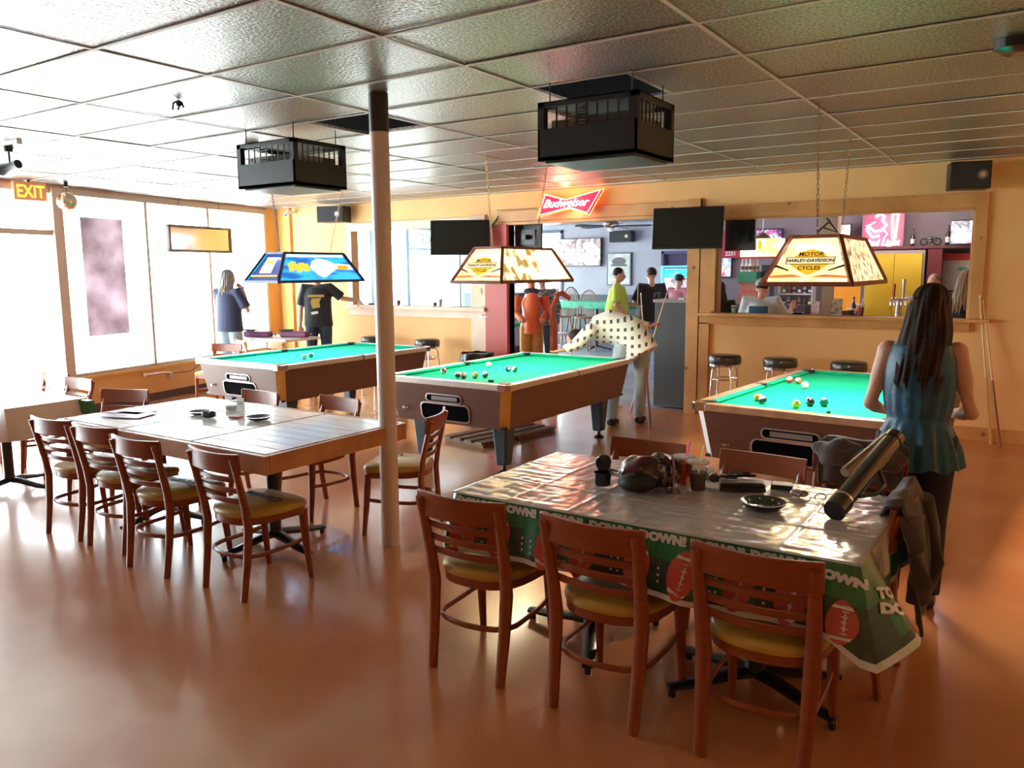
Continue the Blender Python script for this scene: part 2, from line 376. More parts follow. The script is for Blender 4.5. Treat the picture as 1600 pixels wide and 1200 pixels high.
winframe('window_3', [6.95, 8.3, 9.83, 11.33], .30, H-.03, BLUEFR, w=.14)
w4 = winframe('window_4', [11.33, 14.0], .30, H-.03, BLUEFR, zt=2.2, w=.06)
LETT = mat('window_lettering', (.10,.22,.22), .6)
text('lettering', 'VOE', .27, LETT, w4, Matrix.Translation((-.045, sY(12.35), 2.42)) @ Matrix(((0,0,1,0),(1,0,0,0),(0,1,0,0),(0,0,0,1))), mirror=True, bold=.004, sx=1.5)
text('lettering', '1441', .12, LETT, w4, Matrix.Translation((-.045, sY(13.3), 1.98)) @ Matrix(((0,0,1,0),(1,0,0,0),(0,1,0,0),(0,0,0,1))), mirror=True)
mb = MB(); mb.box(-.05, sY(12.9), 2.46, -.04, sY(13.2), 2.56); mb.obj('sticker', mat('green_sticker', (.05,.6,.35), .5, emit=.4), w4)
mb = MB(); mb.box(-.11, sY(1.0)*1.0, H-.03, .04, sY(YB-.3), H); struct(mb.obj('trim_storefront_head', mat('brown_head_trim', (.35,.22,.16), .5), **WL))
# ---- pine boards round the openings, each board an object of its own
def board(name, x0, x1, z0, z1, m=PINE, y0=YB-.03, y1=YB, bevel=.003):
    b = MB(); b.box(x0, y0, z0, x1, y1, z1); return struct(b.obj(name, m, bevel=bevel))
PINK = mat('pinkish_board', (.72,.50,.36), .5, c2=(.78,.56,.42), scale=5)
board('trim_1', -6.48, -4.10, 2.31, 2.43, PINK); board('trim_2', -6.48, -6.38, 1.20, 2.31, PINK)
board('trim_3', -6.50, -3.85, 1.145, 1.20, PINK, YB-.10, YB+.14); board('trim_4', -6.46, -4.12, 1.04, 1.143, PINK)
board('trim_5', -4.12, -3.87, 0, 2.45, PINEP, YB-.035); 
board('trim_6', -3.86, -3.50, 0, 2.31, REDPOST, YB-.06, YB+.13); board('trim_7', -3.66, -.83, 2.34, 2.48, PINE, YB-.045)
board('trim_8', -3.6, -.98, 2.30, 2.338, PINE, YB-.03, YB+.13)
board('trim_9', -.98, -.83, 0, 2.50, PINE, YB-.05, YB+.13); board('trim_10', -.822, -.64, 1.20, 2.27, PINE, YB-.04); board('trim_11', -.822, -.70, 0, 1.09, PINE, YB-.04)
board('trim_12', -.85, 2.02, 2.27, 2.41, PINE, YB-.035); board('trim_13', 1.91, 2.02, 1.20, 2.27, PINE, YB-.035)
board('trim_14', -.82, 2.10, 1.165, 1.20, PINE, YB-.11, YB+.15); board('trim_15', -.82, 1.93, 1.07, 1.163, PINE, YB-.04)
board('trim_16', -.64, -.62, 1.20, 2.27, mat('jamb_board', (.5,.3,.25), .5), YB, YB+.12); board('trim_17', 1.89, 1.91, 1.20, 2.27, PINE, YB, YB+.12)
board('trim_18', -.64, 1.91, 2.25, 2.27, PINE, YB, YB+.12); board('baseboard_back', -.66, 4.5, 0, .13, PINE, YB-.02)
board('baseboard_back_left', -7.7, -4.13, 0, .09, mat('dark_base2', (.2,.1,.07), .5), YB-.015)
# ---- steel column
mb = MB(); mb.lathe([(.056,0),(.056,H)], 28, (-.79,1.44,0)); cl = mb.obj('column', COLUMN, smooth=True); struct(cl)
mb = MB(); mb.lathe([(.0572,H-.22),(.0572,H)], 28, (-.79,1.44,0)); mb.obj('dark_sleeve', mat('dark_sleeve', (.05,.035,.03), .3), cl, smooth=True)
# ================================================================== CAFE CHAIRS
def lerp(a, b, t): return a+(b-a)*t
def seat_outline(off=0, n=28):
    out = []
    for k in range(n):
        t = 2*PI*k/n; c, s_ = math.cos(t), math.sin(t)
        e = .42 if s_ > 0 else .75              # squarer front, rounded back
        x = math.copysign(abs(c)**e, c); y = math.copysign(abs(s_)**e, s_)
        w = .205 + .018*y
        out.append((x*(w+off), y*(.205+off)+.005))
    return out
def make_chair(name, label, wood, vinyl, printed=True):
    t = thing(name, label, 'chair')
    for sx in (-1, 1):
        P = [(sx*.172, -.222, 0), (sx*.178, -.195, .2), (sx*.182, -.180, .38), (sx*.186, -.195, .50), (sx*.190, -.232, .66), (sx*.192, -.262, .765)]
        MB().tube(P, [.020,.023,.026,.024,.020,.016], 8, flat=(.85,1.15), up=(1,0,0)).obj('rear_leg', wood, t, smooth=True)
        P = [(sx*.190, .205, 0), (sx*.185, .185, .2), (sx*.180, .172, .405)]
        MB().tube(P, [.015,.021,.026], 8).obj('front_leg', wood, t, smooth=True)
    def back(z0, z1, y, bow, th, xw, name, zc=0):
        m = MB()
        N = 12; vs_ = []; fs = []
        for i in range(N+1):
            u = -1+2*i/N; x = u*xw; yy = y-bow*(1-u*u)
            dz = zc*(1-abs(u))**.6*0
            for q in ((yy-th/2, z0+dz), (yy+th/2, z0+dz), (yy+th/2-.008*(z1-z0 > .03), z1+dz+zc*u*u), (yy-th/2-.008*(z1-z0 > .03), z1+dz+zc*u*u)): vs_.append((x, q[0], q[1]))
        for i in range(N):
            a = i*4
            for k in range(4): fs.append((a+k, a+(k+1) % 4, a+4+(k+1) % 4, a+4+k))
        fs += [(3,2,1,0), (N*4, N*4+1, N*4+2, N*4+3)]
        m.add(vs_, fs); return m.obj(name, wood, t, smooth=True, bevel=.004)
    back(.682, .785, -.232, .034, .017, .217, 'crest_rail', .006)
    for z, y, w in ((.645, -.212, .185), (.585, -.200, .182), (.525, -.186, .180)): back(z-.014, z+.014, y, .032, .014, w, 'back_slat')
    MB().prism(seat_outline(0), .385, .425).obj('seat_frame', wood, t, smooth=True, bevel=.004)
    o = seat_outline(.004); m = MB(); n = len(o); vs_ = []; rings = [(1.0,.425),(1.015,.437),(1.0,.452),(.92,.462),(.6,.469),(.25,.471)]
    for q, z in rings: vs_ += [(x*q, y*q, z) for x, y in o]
    vs_.append((0,0,.472)); fs = [tuple(range(n-1,-1,-1))]
    for r in range(len(rings)-1):
        for k in range(n): fs.append((r*n+k, r*n+(k+1) % n, (r+1)*n+(k+1) % n, (r+1)*n+k))
    r = len(rings)-1
    for k in range(n): fs.append((r*n+k, r*n+(k+1) % n, len(vs_)-1))
    m.add(vs_, fs); pad = m.obj('seat', vinyl, t, smooth=True)
    if printed:
        M = frame((0, .055, .4725), (-1,0,0), (0,-1,0))
        text('seat_lettering', 'Corona', .085, NAVY, pad, M, bold=.0025, sx=1.15, shear=.2, depth=.001)
    P = [(-.182, .18, .235), (-.186, .05, .225), (-.184, -.10, .222)]
    for k in range(9):
        a = PI+PI*k/8; P.append((.172*math.cos(a), -.135+.075*math.sin(a), .222))
    P += [(.184, -.10, .222), (.186, .05, .225), (.182, .18, .235)]
    MB().tube(P, .0105, 8, flat=(.8,1.2)).obj('stretcher', wood, t, smooth=True)
    return t
D = math.radians
ch = make_chair('dining_chair', 'x', CH, MUST)
def chair_at(lab, x, y, deg, group):
    global ch_used
    c = ch if not globals().get('ch_used') else copy_tree(ch)
    ch_used = True
    c.location = (x, y, 0); c.rotation_euler = (0, 0, D(deg)); c['label'] = lab; c['group'] = group; return c
gf, gb, gw = 'chairs around the football cloth table', 'chairs around the big plank table', 'chairs around the white cloth table'
chair_at('wooden chair with mustard seat, leftmost of three at near side of football cloth', .585, .588, 2, gf)
chair_at('wooden chair with mustard seat, middle one of three before the football cloth', 1.20, .580, -1, gf)
chair_at('wooden chair with mustard seat nearest the hanging cloth corner, third along the football cloth', 1.79, .590, 1, gf)
chair_at('wooden chair behind football cloth table, only its top rail showing behind the black bag', .80, 1.50, 180, gf)
chair_at('wooden chair behind football cloth table, top rail showing between cups and draped jacket', 1.40, 1.50, 177, gf)
cj = chair_at('wooden chair at the right end of football table under the hanging dark jacket', 1.87, 1.29, 87, gf)
cj2 = chair_at('wooden chair behind football table with grey coat bunched over its back', 1.83, 1.72, 182, gf)
chair_at('wooden chair with Corona-lettered mustard seat at near right corner of plank table'.replace('Corona-lettered', 'lettered'), -1.00, .595, -3, gb)
chair_at('wooden chair, second along plank table from its near right corner', -1.66, .56, 2, gb)
chair_at('wooden chair, third along plank table, between its neighbours tucked under the edge', -2.23, .64, 4, gb)
chair_at('wooden chair at far left of the near row beside the plank table', -2.71, .63, 4, gb)
chair_at('wooden chair drawn back behind the steel column, seat facing plank table', -.95, 1.74, 114, gb)
chair_at('wooden chair behind plank table in front of the middle of left pool table', -1.75, 1.72, 176, gb)
chair_at('wooden chair behind plank table, top rail seen behind the glass jar and card', -2.50, 1.62, 178, gb)
chair_at('wooden chair at left end of plank table beside white table corner', -3.42, 1.14, -160, gb)
chair_at('wooden chair mostly hidden behind white table, rightmost of its two sunlit backs', -4.50, 1.30, 180, gw)
chair_at('wooden chair mostly hidden behind white table, left of its two sunlit backs', -5.08, 1.40, 183, gw)
chair_at('wooden chair by the storefront sill, left of the left pool table', -6.2, 4.2, 200, 'chairs by the storefront')
gl = 'light wood chairs in the corner'
lc = make_chair('dining_chair', 'pale wooden chair by corner table, nearer the man at the window', CHL, MUST, False); lc.location = (-6.55, 5.15, 0); lc.rotation_euler = (0,0,D(-20)); lc['group'] = gl
dup(lc, 'pale wooden chair by corner table, nearer the man in printed black shirt', (-6.0, 5.25, 0), D(-10))
# ================================================================== TABLES
def pedestal(t, x, y, z, arms, deg=0, m=IRON, h0=.03):
    MB().lathe([(.045,h0+.05),(.038,h0+.09),(.038,z)], 16, (x,y,0)).obj('pedestal_post', m, t, smooth=True)
    for a in arms:
        th = D(a+deg); c, s_ = math.cos(th), math.sin(th)
        P = [(x+c*r, y+s_*r, zz) for r, zz in ((.0,.085),(.10,.078),(.25,.05),(.36,.038))]
        MB().tube(P, [.038,.036,.030,.024], 8, flat=(1.1,.6)).tube([(x+c*.345, y+s_*.345, 0), (x+c*.345, y+s_*.345, .03)], .016, 8).obj('base_arm', m, t, smooth=True)
    MB().box(x-.18, y-.04, z-.02, x+.18, y+.04, z).box(x-.04, y-.18, z-.02, x+.04, y+.18, z).obj('top_plate', m, t)
# ---- big plank table
TW = mat('glare_white_plank', (.80,.76,.71), .38, c2=(.58,.49,.43), scale=5, stretch=(1.2,9,1), detail=6, fac=(.42,.75), coat=.5, bump=.08, bscale=20)  # base colour lightened to carry the white window glare
TD = mat('dark_joint', (.13,.09,.07), .6)
t = thing('plank_table', 'large square plank-topped table with thick knotty edge and black pedestals', 'table', (-1.78, .98, 0))
X0, X1, Y0, Y1 = -1.03, 1.02, -.50, .60
m = MB(); m.box(X0, Y0, .655, X1, Y0+.03, .757); m.obj('edge_board', APRON, t, bevel=.004)
m = MB(); m.box(X0, Y1-.03, .655, X1, Y1, .757); m.obj('edge_board', APRON, t, bevel=.004)
m = MB(); m.box(X0, Y0+.031, .655, X0+.03, Y1-.031, .757); m.obj('edge_board', APRON, t, bevel=.004)
m = MB(); m.box(X1-.03, Y0+.031, .655, X1, Y1-.031, .757); m.obj('edge_board', APRON, t, bevel=.004)
m = MB(); m.box(X0+.03, Y0+.03, .70, X1-.03, Y1-.03, .748); m.obj('top_board', TD, t)
for i in range(9):
    a = Y0+.045+i*.1135
    for xa, xb in ((X0+.045, -.36), (-.34, .33), (.35, X1-.045)):
        m = MB(); m.box(xa, a, .748, xb, a+.1085, .7565+rnd.uniform(0,.0015)); m.obj('plank', TW, t, bevel=.0015)
m = MB(); m.box(X0+.035, Y0+.035, .7595, X1-.035, Y1-.035, .7600)
pedestal(t, -.72, .02, .70, (0,90,180,270), 12); pedestal(t, .40, .05, .70, (0,90,180,270), -8)
# ---- football table + cloth
t = thing('cafe_table', 'rectangular table hidden under football cloth, on black iron pedestal bases', 'table', (1.27, .93, 0))
MB().box(-.79, -.42, .722, .79, .42, .752).obj('tabletop', LAM, t, bevel=.005)
pedestal(t, -.40, .05, .722, (0,120,240), 175); pedestal(t, .38, -.02, .722, (0,120,240,60,180), -20)
# cloth: one parametric surface, draped over the edges
CX0, CX1, CY0, CY1, CZ = .455, 2.085, .485, 1.375, .757
per = []                                       # perimeter corner points, near edge first
def cloth_pt(s, h):
    """s along the perimeter (0 near-left corner, metres), h metres below the edge"""
    w, d = CX1-CX0, CY1-CY0
    wav = .012*math.sin(s*13+1)+.008*math.sin(s*31)
    k = min(1, h/.12)
    if s < 0: x, y, nx, ny = CX0, CY0-s, -1, 0
    elif s < w: x, y, nx, ny = CX0+s, CY0, 0, -1
    elif s < w+d: x, y, nx, ny = CX1, CY0+s-w, 1, 0
    else: x, y, nx, ny = CX1-(s-w-d), CY1, 0, 1
    # soften the corner at the near right
    c = math.exp(-((s-w)/.13)**2); a = math.exp(-((s)/.08)**2)
    nx, ny = nx*(1-c)+c*.62, ny*(1-c)-c*.78
    fl = math.exp(-((s-w-.12)/.085)**2); nx, ny = nx*(1-fl)+fl*.96, ny*(1-fl)-fl*.30
    out = .012+wav*k+h*(.08+.14*c+.2*a+.70*fl)
    hh = h*(1+.0*c)
    return Vector((x+nx*out, y+ny*out, CZ-.004-hh*(.98-.08*c)))
def drop(s):
    w = CX1-CX0
    base = .235+.01*math.sin(s*7) + .02*s/w
    c = math.exp(-((s-w+.01)/.07)**2); fl = math.exp(-((s-w-.14)/.07)**2)
    return base+.10*c-.02*fl
GREEN = mat('field_green_print', (.012,.13,.045), .3, c2=(.03,.22,.07), scale=22, stretch=(3,3,.6), coat=.5)
PRB = mat('football_print', (.52,.07,.06), .3, c2=(.58,.09,.07), scale=6, coat=.5)
PRW = mat('white_print', (.72,.70,.66), .35, coat=.4)
PRD = mat('dark_field_print', (.02,.035,.025), .3, c2=(.03,.08,.04), scale=18, coat=.5)
cl = MB(); W_, D_ = CX1-CX0, CY1-CY0
NU = 150; NV = 12; S0, S1 = -.9, W_+D_+1.0
rr_ = [(S0+(S1-S0)*i/NU) for i in range(NU+1)]
vs_ = []; 
for j in range(NV+1):
    for s in rr_: vs_.append(cloth_pt(s, drop(s)*j/NV))
cl.v = [tuple(v) for v in vs_]
for j in range(NV):
    for i in range(NU):
        s = rr_[i]; h = (j+.5)/NV
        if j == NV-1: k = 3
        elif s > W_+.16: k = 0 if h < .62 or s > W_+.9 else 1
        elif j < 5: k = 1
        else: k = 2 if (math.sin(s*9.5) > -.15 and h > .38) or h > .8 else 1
        cl.f.append((j*(NU+1)+i, j*(NU+1)+i+1, (j+1)*(NU+1)+i+1, (j+1)*(NU+1)+i)); cl.m.append(k)
cl.k = 0
def topf(u, v):
    x = lerp(CX0-.01, CX1+.01, u); y = lerp(CY0-.01, CY1+.01, v)
    z = CZ+.0015*math.sin(x*23+y*9)+.0022*noise.noise(Vector((x*9, y*26, 0)))+.0016*noise.noise(Vector((x*34, y*13, 3)))
    for q in (.28, .56, .84, 1.12, 1.38): z += .003*math.exp(-((x-CX0-q)/.006)**2)
    z += .003*math.exp(-((y-CY0-.30)/.006)**2)+.003*math.exp(-((y-CY0-.62)/.006)**2)
    if u in (0,1) or v in (0,1): z = CZ-.004
    return (x, y, z)
cl.grid(topf, 190, 100)
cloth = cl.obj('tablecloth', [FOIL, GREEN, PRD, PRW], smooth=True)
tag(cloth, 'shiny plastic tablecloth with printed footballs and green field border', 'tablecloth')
def decal(name, poly, m, s0, h0, rot=0, lift=.0022):
    lift += .0022
    c, s_ = math.cos(rot), math.sin(rot); b = MB()
    def P(x, y):
        s = s0+x*c-y*s_; h = h0-(x*s_+y*c); p = cloth_pt(s, h)
        n = (cloth_pt(s+.01, h)-p).cross(cloth_pt(s, h+.01)-p); n.normalize()
        q = p-n*lift; q2 = p+n*lift
        return q if (q-Vector((1.27,.93,.6))).length > (q2-Vector((1.27,.93,.6))).length else q2
    if isinstance(poly, str):
        return text(name, poly, rotsize[0], m, cloth, None, bold=.0035, spacing=1.05, warp=lambda p: P(p.x, p.y), sx=1.15, depth=0)
    N = len(poly); b.add([tuple(P(sum(q[0] for q in poly)/N, sum(q[1] for q in poly)/N))]+[tuple(P(x, y)) for x, y in poly], [(0, 1+i, 1+(i+1) % N) for i in range(N)])
    return b.obj(name, m, cloth)
rotsize = [.055]
def football(s, h, r=D(14), k=1.0):
    ov = []
    for i in range(24):
        a = 2*PI*i/24; q = abs(math.cos(a)); ov.append((.052*k*math.sin(a)*(1-.25*q**3), .098*k*math.cos(a)))
    decal('printed_football', ov, PRB, s, h, -r, .0024)
    for sg in (-1, 1):
        st = [(-.036*k, sg*.060*k), (.036*k, sg*.060*k), (.030*k, sg*.074*k), (-.030*k, sg*.074*k)]
        decal('football_stripe', st, PRW, s, h, -r, .0030)
    L = [(-.0025,-.04*k), (.0025,-.04*k), (.0025,.04*k), (-.0025,.04*k)]
    decal('football_lace', L, PRW, s+.008, h, -r, .0032)
    for q in range(-3, 4):
        z = q*.012*k; decal('football_lace', [(-.009,z-.002),(.009,z-.002),(.009,z+.002),(-.009,z+.002)], PRW, s+.008-z*math.sin(-r), h-z*math.cos(r), -r, .0034)
for i, s in enumerate((.085, .245, .49, .64, .87, 1.05, 1.25, 1.43)): football(s, .150)
rotsize[0] = .042
for s in (.13, .34, .55, .76, .97, 1.18, 1.38): decal('printed_word', 'DOWN!', PRW, s, .026)
for s in (.165, .36, .41, .565, .76, .79, .96, 1.15, 1.17, 1.34):
    for dh in (.14, .165, .19):
        O = [(.0055*math.cos(2*PI*k/8), .0055*math.sin(2*PI*k/8)) for k in range(8)]
        decal('printed_ring', O, PRW, s, dh, 0, .0022)
football(W_-.06, .20, D(6), .80)
rotsize[0] = .040; decal('printed_word', 'TOUCH', PRW, W_+.135, .115, D(-12)); decal('printed_word', 'DOWN!', PRW, W_+.130, .160, D(-12))
decal('printed_word', 'DOWN!', PRW, W_-.06, .05, D(-10))
# ---- white cloth table at the far left
t = thing('cafe_table', 'table under plain white cloth at the left edge, black pedestal base', 'table', (-4.35, .76, 0))
MB().box(-.80, -.25, .722, .82, .28, .752).obj('tabletop', LAM, t)
pedestal(t, .12, .03, .722, (0,90,180,270), 20)
WCL = mat('white_table_cover', (.80,.72,.70), .4, c2=(.84,.77,.75), scale=3, coat=.3)
def wc(u, v):                                   # u around, v down
    P = [(-5.17,.48),(-3.51,.48),(-3.51,1.06),(-5.17,1.06),(-5.17,.48)]
    q = u*4; i = min(3, int(q)); f = q-i; x = lerp(P[i][0], P[i+1][0], f); y = lerp(P[i][1], P[i+1][1], f)
    cx, cy = -4.34, .77; k = .04*v; wv = .012*math.sin(u*70)*v
    return (x+(x-cx)/abs(x-cx+1e-6)*(k if i % 2 else 0)+wv*(i % 2), y+(y-cy)/abs(y-cy+1e-6)*(0 if i % 2 else k)+wv*(1-i % 2), .760-.235*v)
m = MB(); m.grid(wc, 120, 4); m.add([(-5.17,.48,.7605),(-3.51,.48,.7605),(-3.51,1.06,.7605),(-5.17,1.06,.7605)], [(0,1,2,3)])
tc_ = m.obj('tablecloth', WCL, smooth=True); tag(tc_, 'plain whitish tablecloth hanging over the table at the left edge', 'tablecloth')
m = MB(); m.frustum([(-3.505,1.0,.66),(-3.38,1.02,.63),(-3.38,1.07,.63),(-3.505,1.05,.66)], [(-3.505,1.0,.755),(-3.42,1.02,.75),(-3.42,1.07,.75),(-3.505,1.05,.755)]); m.obj('green_corner', GREEN, tc_)
# ---- small corner table with purple cue cases
t = thing('corner_table', 'small pale table in the storefront corner carrying the purple cases', 'table', (-6.95, 5.78, 0))
MB().box(-.47, -.33, .72, .60, .33, .755).obj('tabletop', WCL, t, bevel=.004); pedestal(t, 0, 0, .72, (0,90,180,270), 0)
PUR = mat('purple_case', (.22,.05,.13), .5)
for i, (x, y, lb) in enumerate(((-7.12, 5.62, 'purple padded cue case, the one nearer the man at the window'), (-6.60, 5.86, 'purple padded cue case, the one nearer the orange corner boards'))):
    c = thing('cue_case', lb, 'case', (x, y, .757), D(20), 'purple cases on the corner table')
    MB().box(-.22, -.07, 0, .20, .07, .085).obj('body', PUR, c, bevel=.02); MB().box(-.24,-.06,.09,-.05,.06,.115).obj('flap', BLACK, c, bevel=.01)
    MB().tube([(.20,0,.04),(.27,0,.05),(.27,.0,.02)], .012, 6).obj('strap', BLACK, c)
# ================================================================== POOL TABLES
SCREEN = mat('slot_shade', (.004,.004,.005), .95, spec=.03)  # flat black standing in for the shade inside the slots
TRIMG = mat('grey_slot_trim', (.5,.45,.45), .3, metal=.6)
def pool_table(name, label, cx, rail):
    t = thing(name, label, 'pool table', (cx, 4.17, 0))
    hw, hl = .675, 1.165; zt = .795; zb = .42; tp = .10      # taper of the cabinet
    # cabinet walls
    def side(a, b, nm, m=LAM, th=.03):
        (ax, ay), (bx, by) = a, b
        k = lambda x, y, q: (x*q[0], y*q[1])
        T, Bq = (1, 1), (1-tp*.9, 1-tp*.45)
        d = Vector((bx-ax, by-ay, 0)).normalized(); n = Vector((-d.y, d.x, 0))*th
        A, Bp = Vector((*k(ax,ay,Bq), zb)), Vector((*k(bx,by,Bq), zb)); C, D_ = Vector((*k(ax,ay,T), zt-.045)), Vector((*k(bx,by,T), zt-.045))
        mm = MB(); mm.frustum([A, Bp, Bp+n, A+n], [C, D_, D_+n, C+n]); return mm.obj(nm, m, t, bevel=.002)
    e = .065; w2, l2 = hw-.02, hl-.02
    side((-w2+e, -l2), (w2-e, -l2), 'end_panel'); side((w2, -l2+e), (w2, l2-e), 'side_panel')
    side((w2-e, l2), (-w2+e, l2), 'end_panel'); side((-w2, l2-e), (-w2, -l2+e), 'side_panel')
    cm_ = {(1,-1): OAK, (-1,-1): WHITEM, (1,1): WHITEM, (-1,1): WHITEM}
    side((w2-e, -l2), (w2, -l2+e), 'corner_post', OAK); side((w2, l2-e), (w2-e, l2), 'corner_post', OAK)
    side((-w2+e, l2), (-w2, l2-e), 'corner_post', OAK); side((-w2, -l2+e), (-w2+e, -l2), 'corner_post', WHITEM)
    q = .9; MB().box(-w2*q, -l2*.95, zb, w2*q, l2*.95, zb+.02).obj('bottom_panel', BLACK, t)
    # bed and rails
    pw = .115
    MB().box(-hw+pw, -hl+pw, zt-.05, hw-pw, hl-pw, zt-.022).obj('bed_cloth', FELT, t)
    def rail_(x0, y0, x1, y1): return MB().box(x0, y0, zt-.045, x1, y1, zt+.005).obj('rail', rail, t, bevel=.008)
    g = .10; r = .078
    rail_(-hw+g, -hl, hw-g, -hl+r); rail_(-hw+g, hl-r, hw-g, hl)
    rail_(hw-r, -hl+g, hw, -.012); rail_(hw-r, .012, hw, hl-g); rail_(-hw, -hl+g, -hw+r, -.012); rail_(-hw, .012, -hw+r, hl-g)
    cu = .052; zc = zt-.022
    def cushion(a, b, n):                      # a, b along the rail edge, n towards the bed
        a, b, n = Vector((*a,0)), Vector((*b,0)), Vector((*n,0)); d = (b-a).normalized()*cu*.8
        up = Vector((0,0,1)); mm = MB()
        mm.frustum([a+up*zc, b+up*zc, b-d+n*(cu-.012)+up*zc, a+d+n*(cu-.012)+up*zc], [a+up*(zt+.003), b+up*(zt+.003), b-d+n*cu+up*(zt-.004), a+d+n*cu+up*(zt-.004)])
        return mm.obj('cushion', FELT, t)
    R = hw-r; L = hl-r; gp = .055; mp = .045
    cushion((-R+gp, -L), (R-gp, -L), (0,1)); cushion((R-gp, L), (-R+gp, L), (0,-1))
    for sx in (1, -1):
        n = (-sx, 0)
        for a, b in (((sx*R, -L+gp), (sx*R, -mp)), ((sx*R, mp), (sx*R, L-gp))): cushion(a, b, n)
    for sx in (1, -1):
        for sy in (1, -1):
            c = MB(); P = [(sx*(hw-g-.012), sy*hl*.9985), (sx*(hw-.035), sy*hl), (sx*hw, sy*(hl-.035)), (sx*hw, sy*(hl-g-.012)), (sx*(hw-.055), sy*(hl-g-.012)), (sx*(hw-g-.012), sy*(hl-.055))]
            if sx*sy < 0: P = P[::-1]
            c.prism(P, zt-.05, zt+.008); c.obj('corner_casting', CHROME, t, bevel=.006)
            MB().lathe([(.050,zt-.06),(.052,zt+.0095),(.050,zt+.0097),(.0,zt+.0097)], 18, (sx*(hw-.100), sy*(hl-.100), 0)).obj('pocket', BLACK, t, smooth=True)
        MB().lathe([(.046,zt-.05),(.046,zt+.006),(.0,zt+.006)], 18, (sx*(hw-.062), 0, 0)).obj('pocket', BLACK, t, smooth=True)
    for k in (-.75,-.5,-.25,.25,.5,.75):
        for sx in (1,-1): MB().lathe([(.006,0),(.006,.001)], 8, (sx*(hw-.04), k*hl, zt+.005)).obj('rail_sight', PLASTW, t)
    # ball-return openings as flat black faces, no recess, on the near end (panel leans inwards)
    lean = (l2*tp*.45)/(zt-.045-zb)
    def ey(z): return -l2+lean*(zt-.045-z)-.002
    def slot(xc, zc_, w, h, r_, nm):
        def ring(w_, h_, r2, off): return [Vector((x+xc, ey(y+zc_)-off, y+zc_)) for x, y in rrect(-w_/2, -h_/2, w_/2, h_/2, r2)]
        o1, o2 = ring(w+.022, h+.022, r_+.01, .004), ring(w, h, r_, .006); n = len(o1)
        MB().add(o1+o2, [(i, (i+1) % n, n+(i+1) % n, n+i) for i in range(n)]).obj(nm+'_trim', TRIMG, t, solid=.006)
        MB().add(ring(w, h, r_, .0015), [tuple(range(n))]).obj(nm, SCREEN, t)
    slot(.0, .640, .36, .055, .027, 'upper_slot'); slot(.0, .520, .50, .135, .04, 'ball_return')
    MB().box(-.13, ey(.64)-.004, .622, .14, ey(.64)+.0, .660).obj('slot_bar', mat('grey_bar', (.25,.22,.22), .4), t)
    MB().tube([(-.43, ey(.53), .53), (-.43, ey(.53)-.03, .53)], .012, 8).tube([(-.46, ey(.53)-.01, .53), (-.40, ey(.53)-.01, .53)], .008, 6).obj('coin_lock', CHROME, t)
    for sx in (1, -1):
        for sy in (1, -1):
            x, y = sx*(w2*.9-.16), sy*(l2*.95-.22); lg = MB()
            a, b = .075, .05; ox, oy = -sx*.0, -sy*.0
            lg.frustum([(x-b,y-b,.07),(x+b,y-b,.07),(x+b,y+b,.07),(x-b,y+b,.07)], [(x-a,y-a,zb),(x+a,y-a,zb),(x+a,y+a,zb),(x-a,y+a,zb)])
            o = lg.obj('leg', BLUEBLK, t, bevel=.016)
            MB().lathe([(.05,0),(.052,.012),(.018,.03),(.014,.075)], 16, (x,y,0)).obj('levelling_foot', IRON, o, smooth=True)
    return t
pool_table('pool_table', 'pool table nearest the storefront, with a pale glare over its felt', -4.28, RAIL)
pool_table('pool_table', 'middle pool table, leaned over by the man in the checked shirt', -1.62, RAIL)
_pt = pool_table('pool_table', 'pool table at the right, in front of the woman in teal', 1.23, RAILW); _pt.location = (1.31, 4.11, 0); _pt.rotation_euler = (0,0,D(-4))
for o in col.objects:
    if o.get('category') == 'pool table': o['group'] = 'coin-operated pool tables'
BR = .0286; BZ = .773+BR
def ball(x, y, c, label, stripe=False, cue=False):
    b = MB().ball((0,0,0), BR, 20, 12).obj('billiard_ball', mat('ball_'+label[:14].replace(' ', '_'), (.9,.88,.8) if (stripe or cue) else c, .1, coat=.6), smooth=True, loc=(x, y, BZ), rot=(rnd.uniform(-1,1), rnd.uniform(-.6,.6), rnd.uniform(-2,2)))
    tag(b, label, 'billiard ball', 'balls on the pool tables')
    if stripe:
        pr = [(BR*1.004*math.cos(a), BR*1.004*math.sin(a)) for a in [D(-30+6*k) for k in range(11)]]
        MB().lathe(pr, 20).obj('stripe', mat('stripe', c, .1, coat=.6), b, smooth=True)
    elif not cue:
        MB().ball((0, -BR*.80, BR*.35), BR*.52, 10, 7).obj('number_spot', PLASTW, b, smooth=True)
ball(-1.98,3.50,(.5,.05,.03),'white ball with red stripe beside the left rail of middle table',True)
ball(-1.70,3.345,(.1,.1,.1),'pale ball at left of the four grouped on middle table',True)
ball(-1.625,3.335,(.6,.03,.03),'red ball in the row of four on middle table')
ball(-1.555,3.40,(.8,.42,.02),'yellow ball in the row of four on middle table')
ball(-1.50,3.475,(.15,.15,.2),'white striped ball at right of the row of four on middle table',True)
ball(-1.91,4.11,(1,1,1),'white cue ball near the side pocket of middle table',cue=True)
ball(-1.57,3.94,(.03,.06,.2),'dark ball touching a green-striped one on middle table')
ball(-1.49,3.93,(.03,.3,.15),'white and green striped ball right of the dark one on middle table',True)
ball(.885,3.43,(.8,.25,.03),'orange ball near left cushion of the right table')
ball(.95,3.33,(.02,.02,.08),'dark striped ball just right of the orange one on right table',True)
ball(1.19,3.27,(.75,.5,.02),'yellow ball alone towards the near rail of right table')
ball(1.25,3.40,(.01,.01,.01),'black ball between the yellow and green ones on right table')
ball(1.33,3.44,(.0,.12,.1),'dark green ball right of the black one on right table')
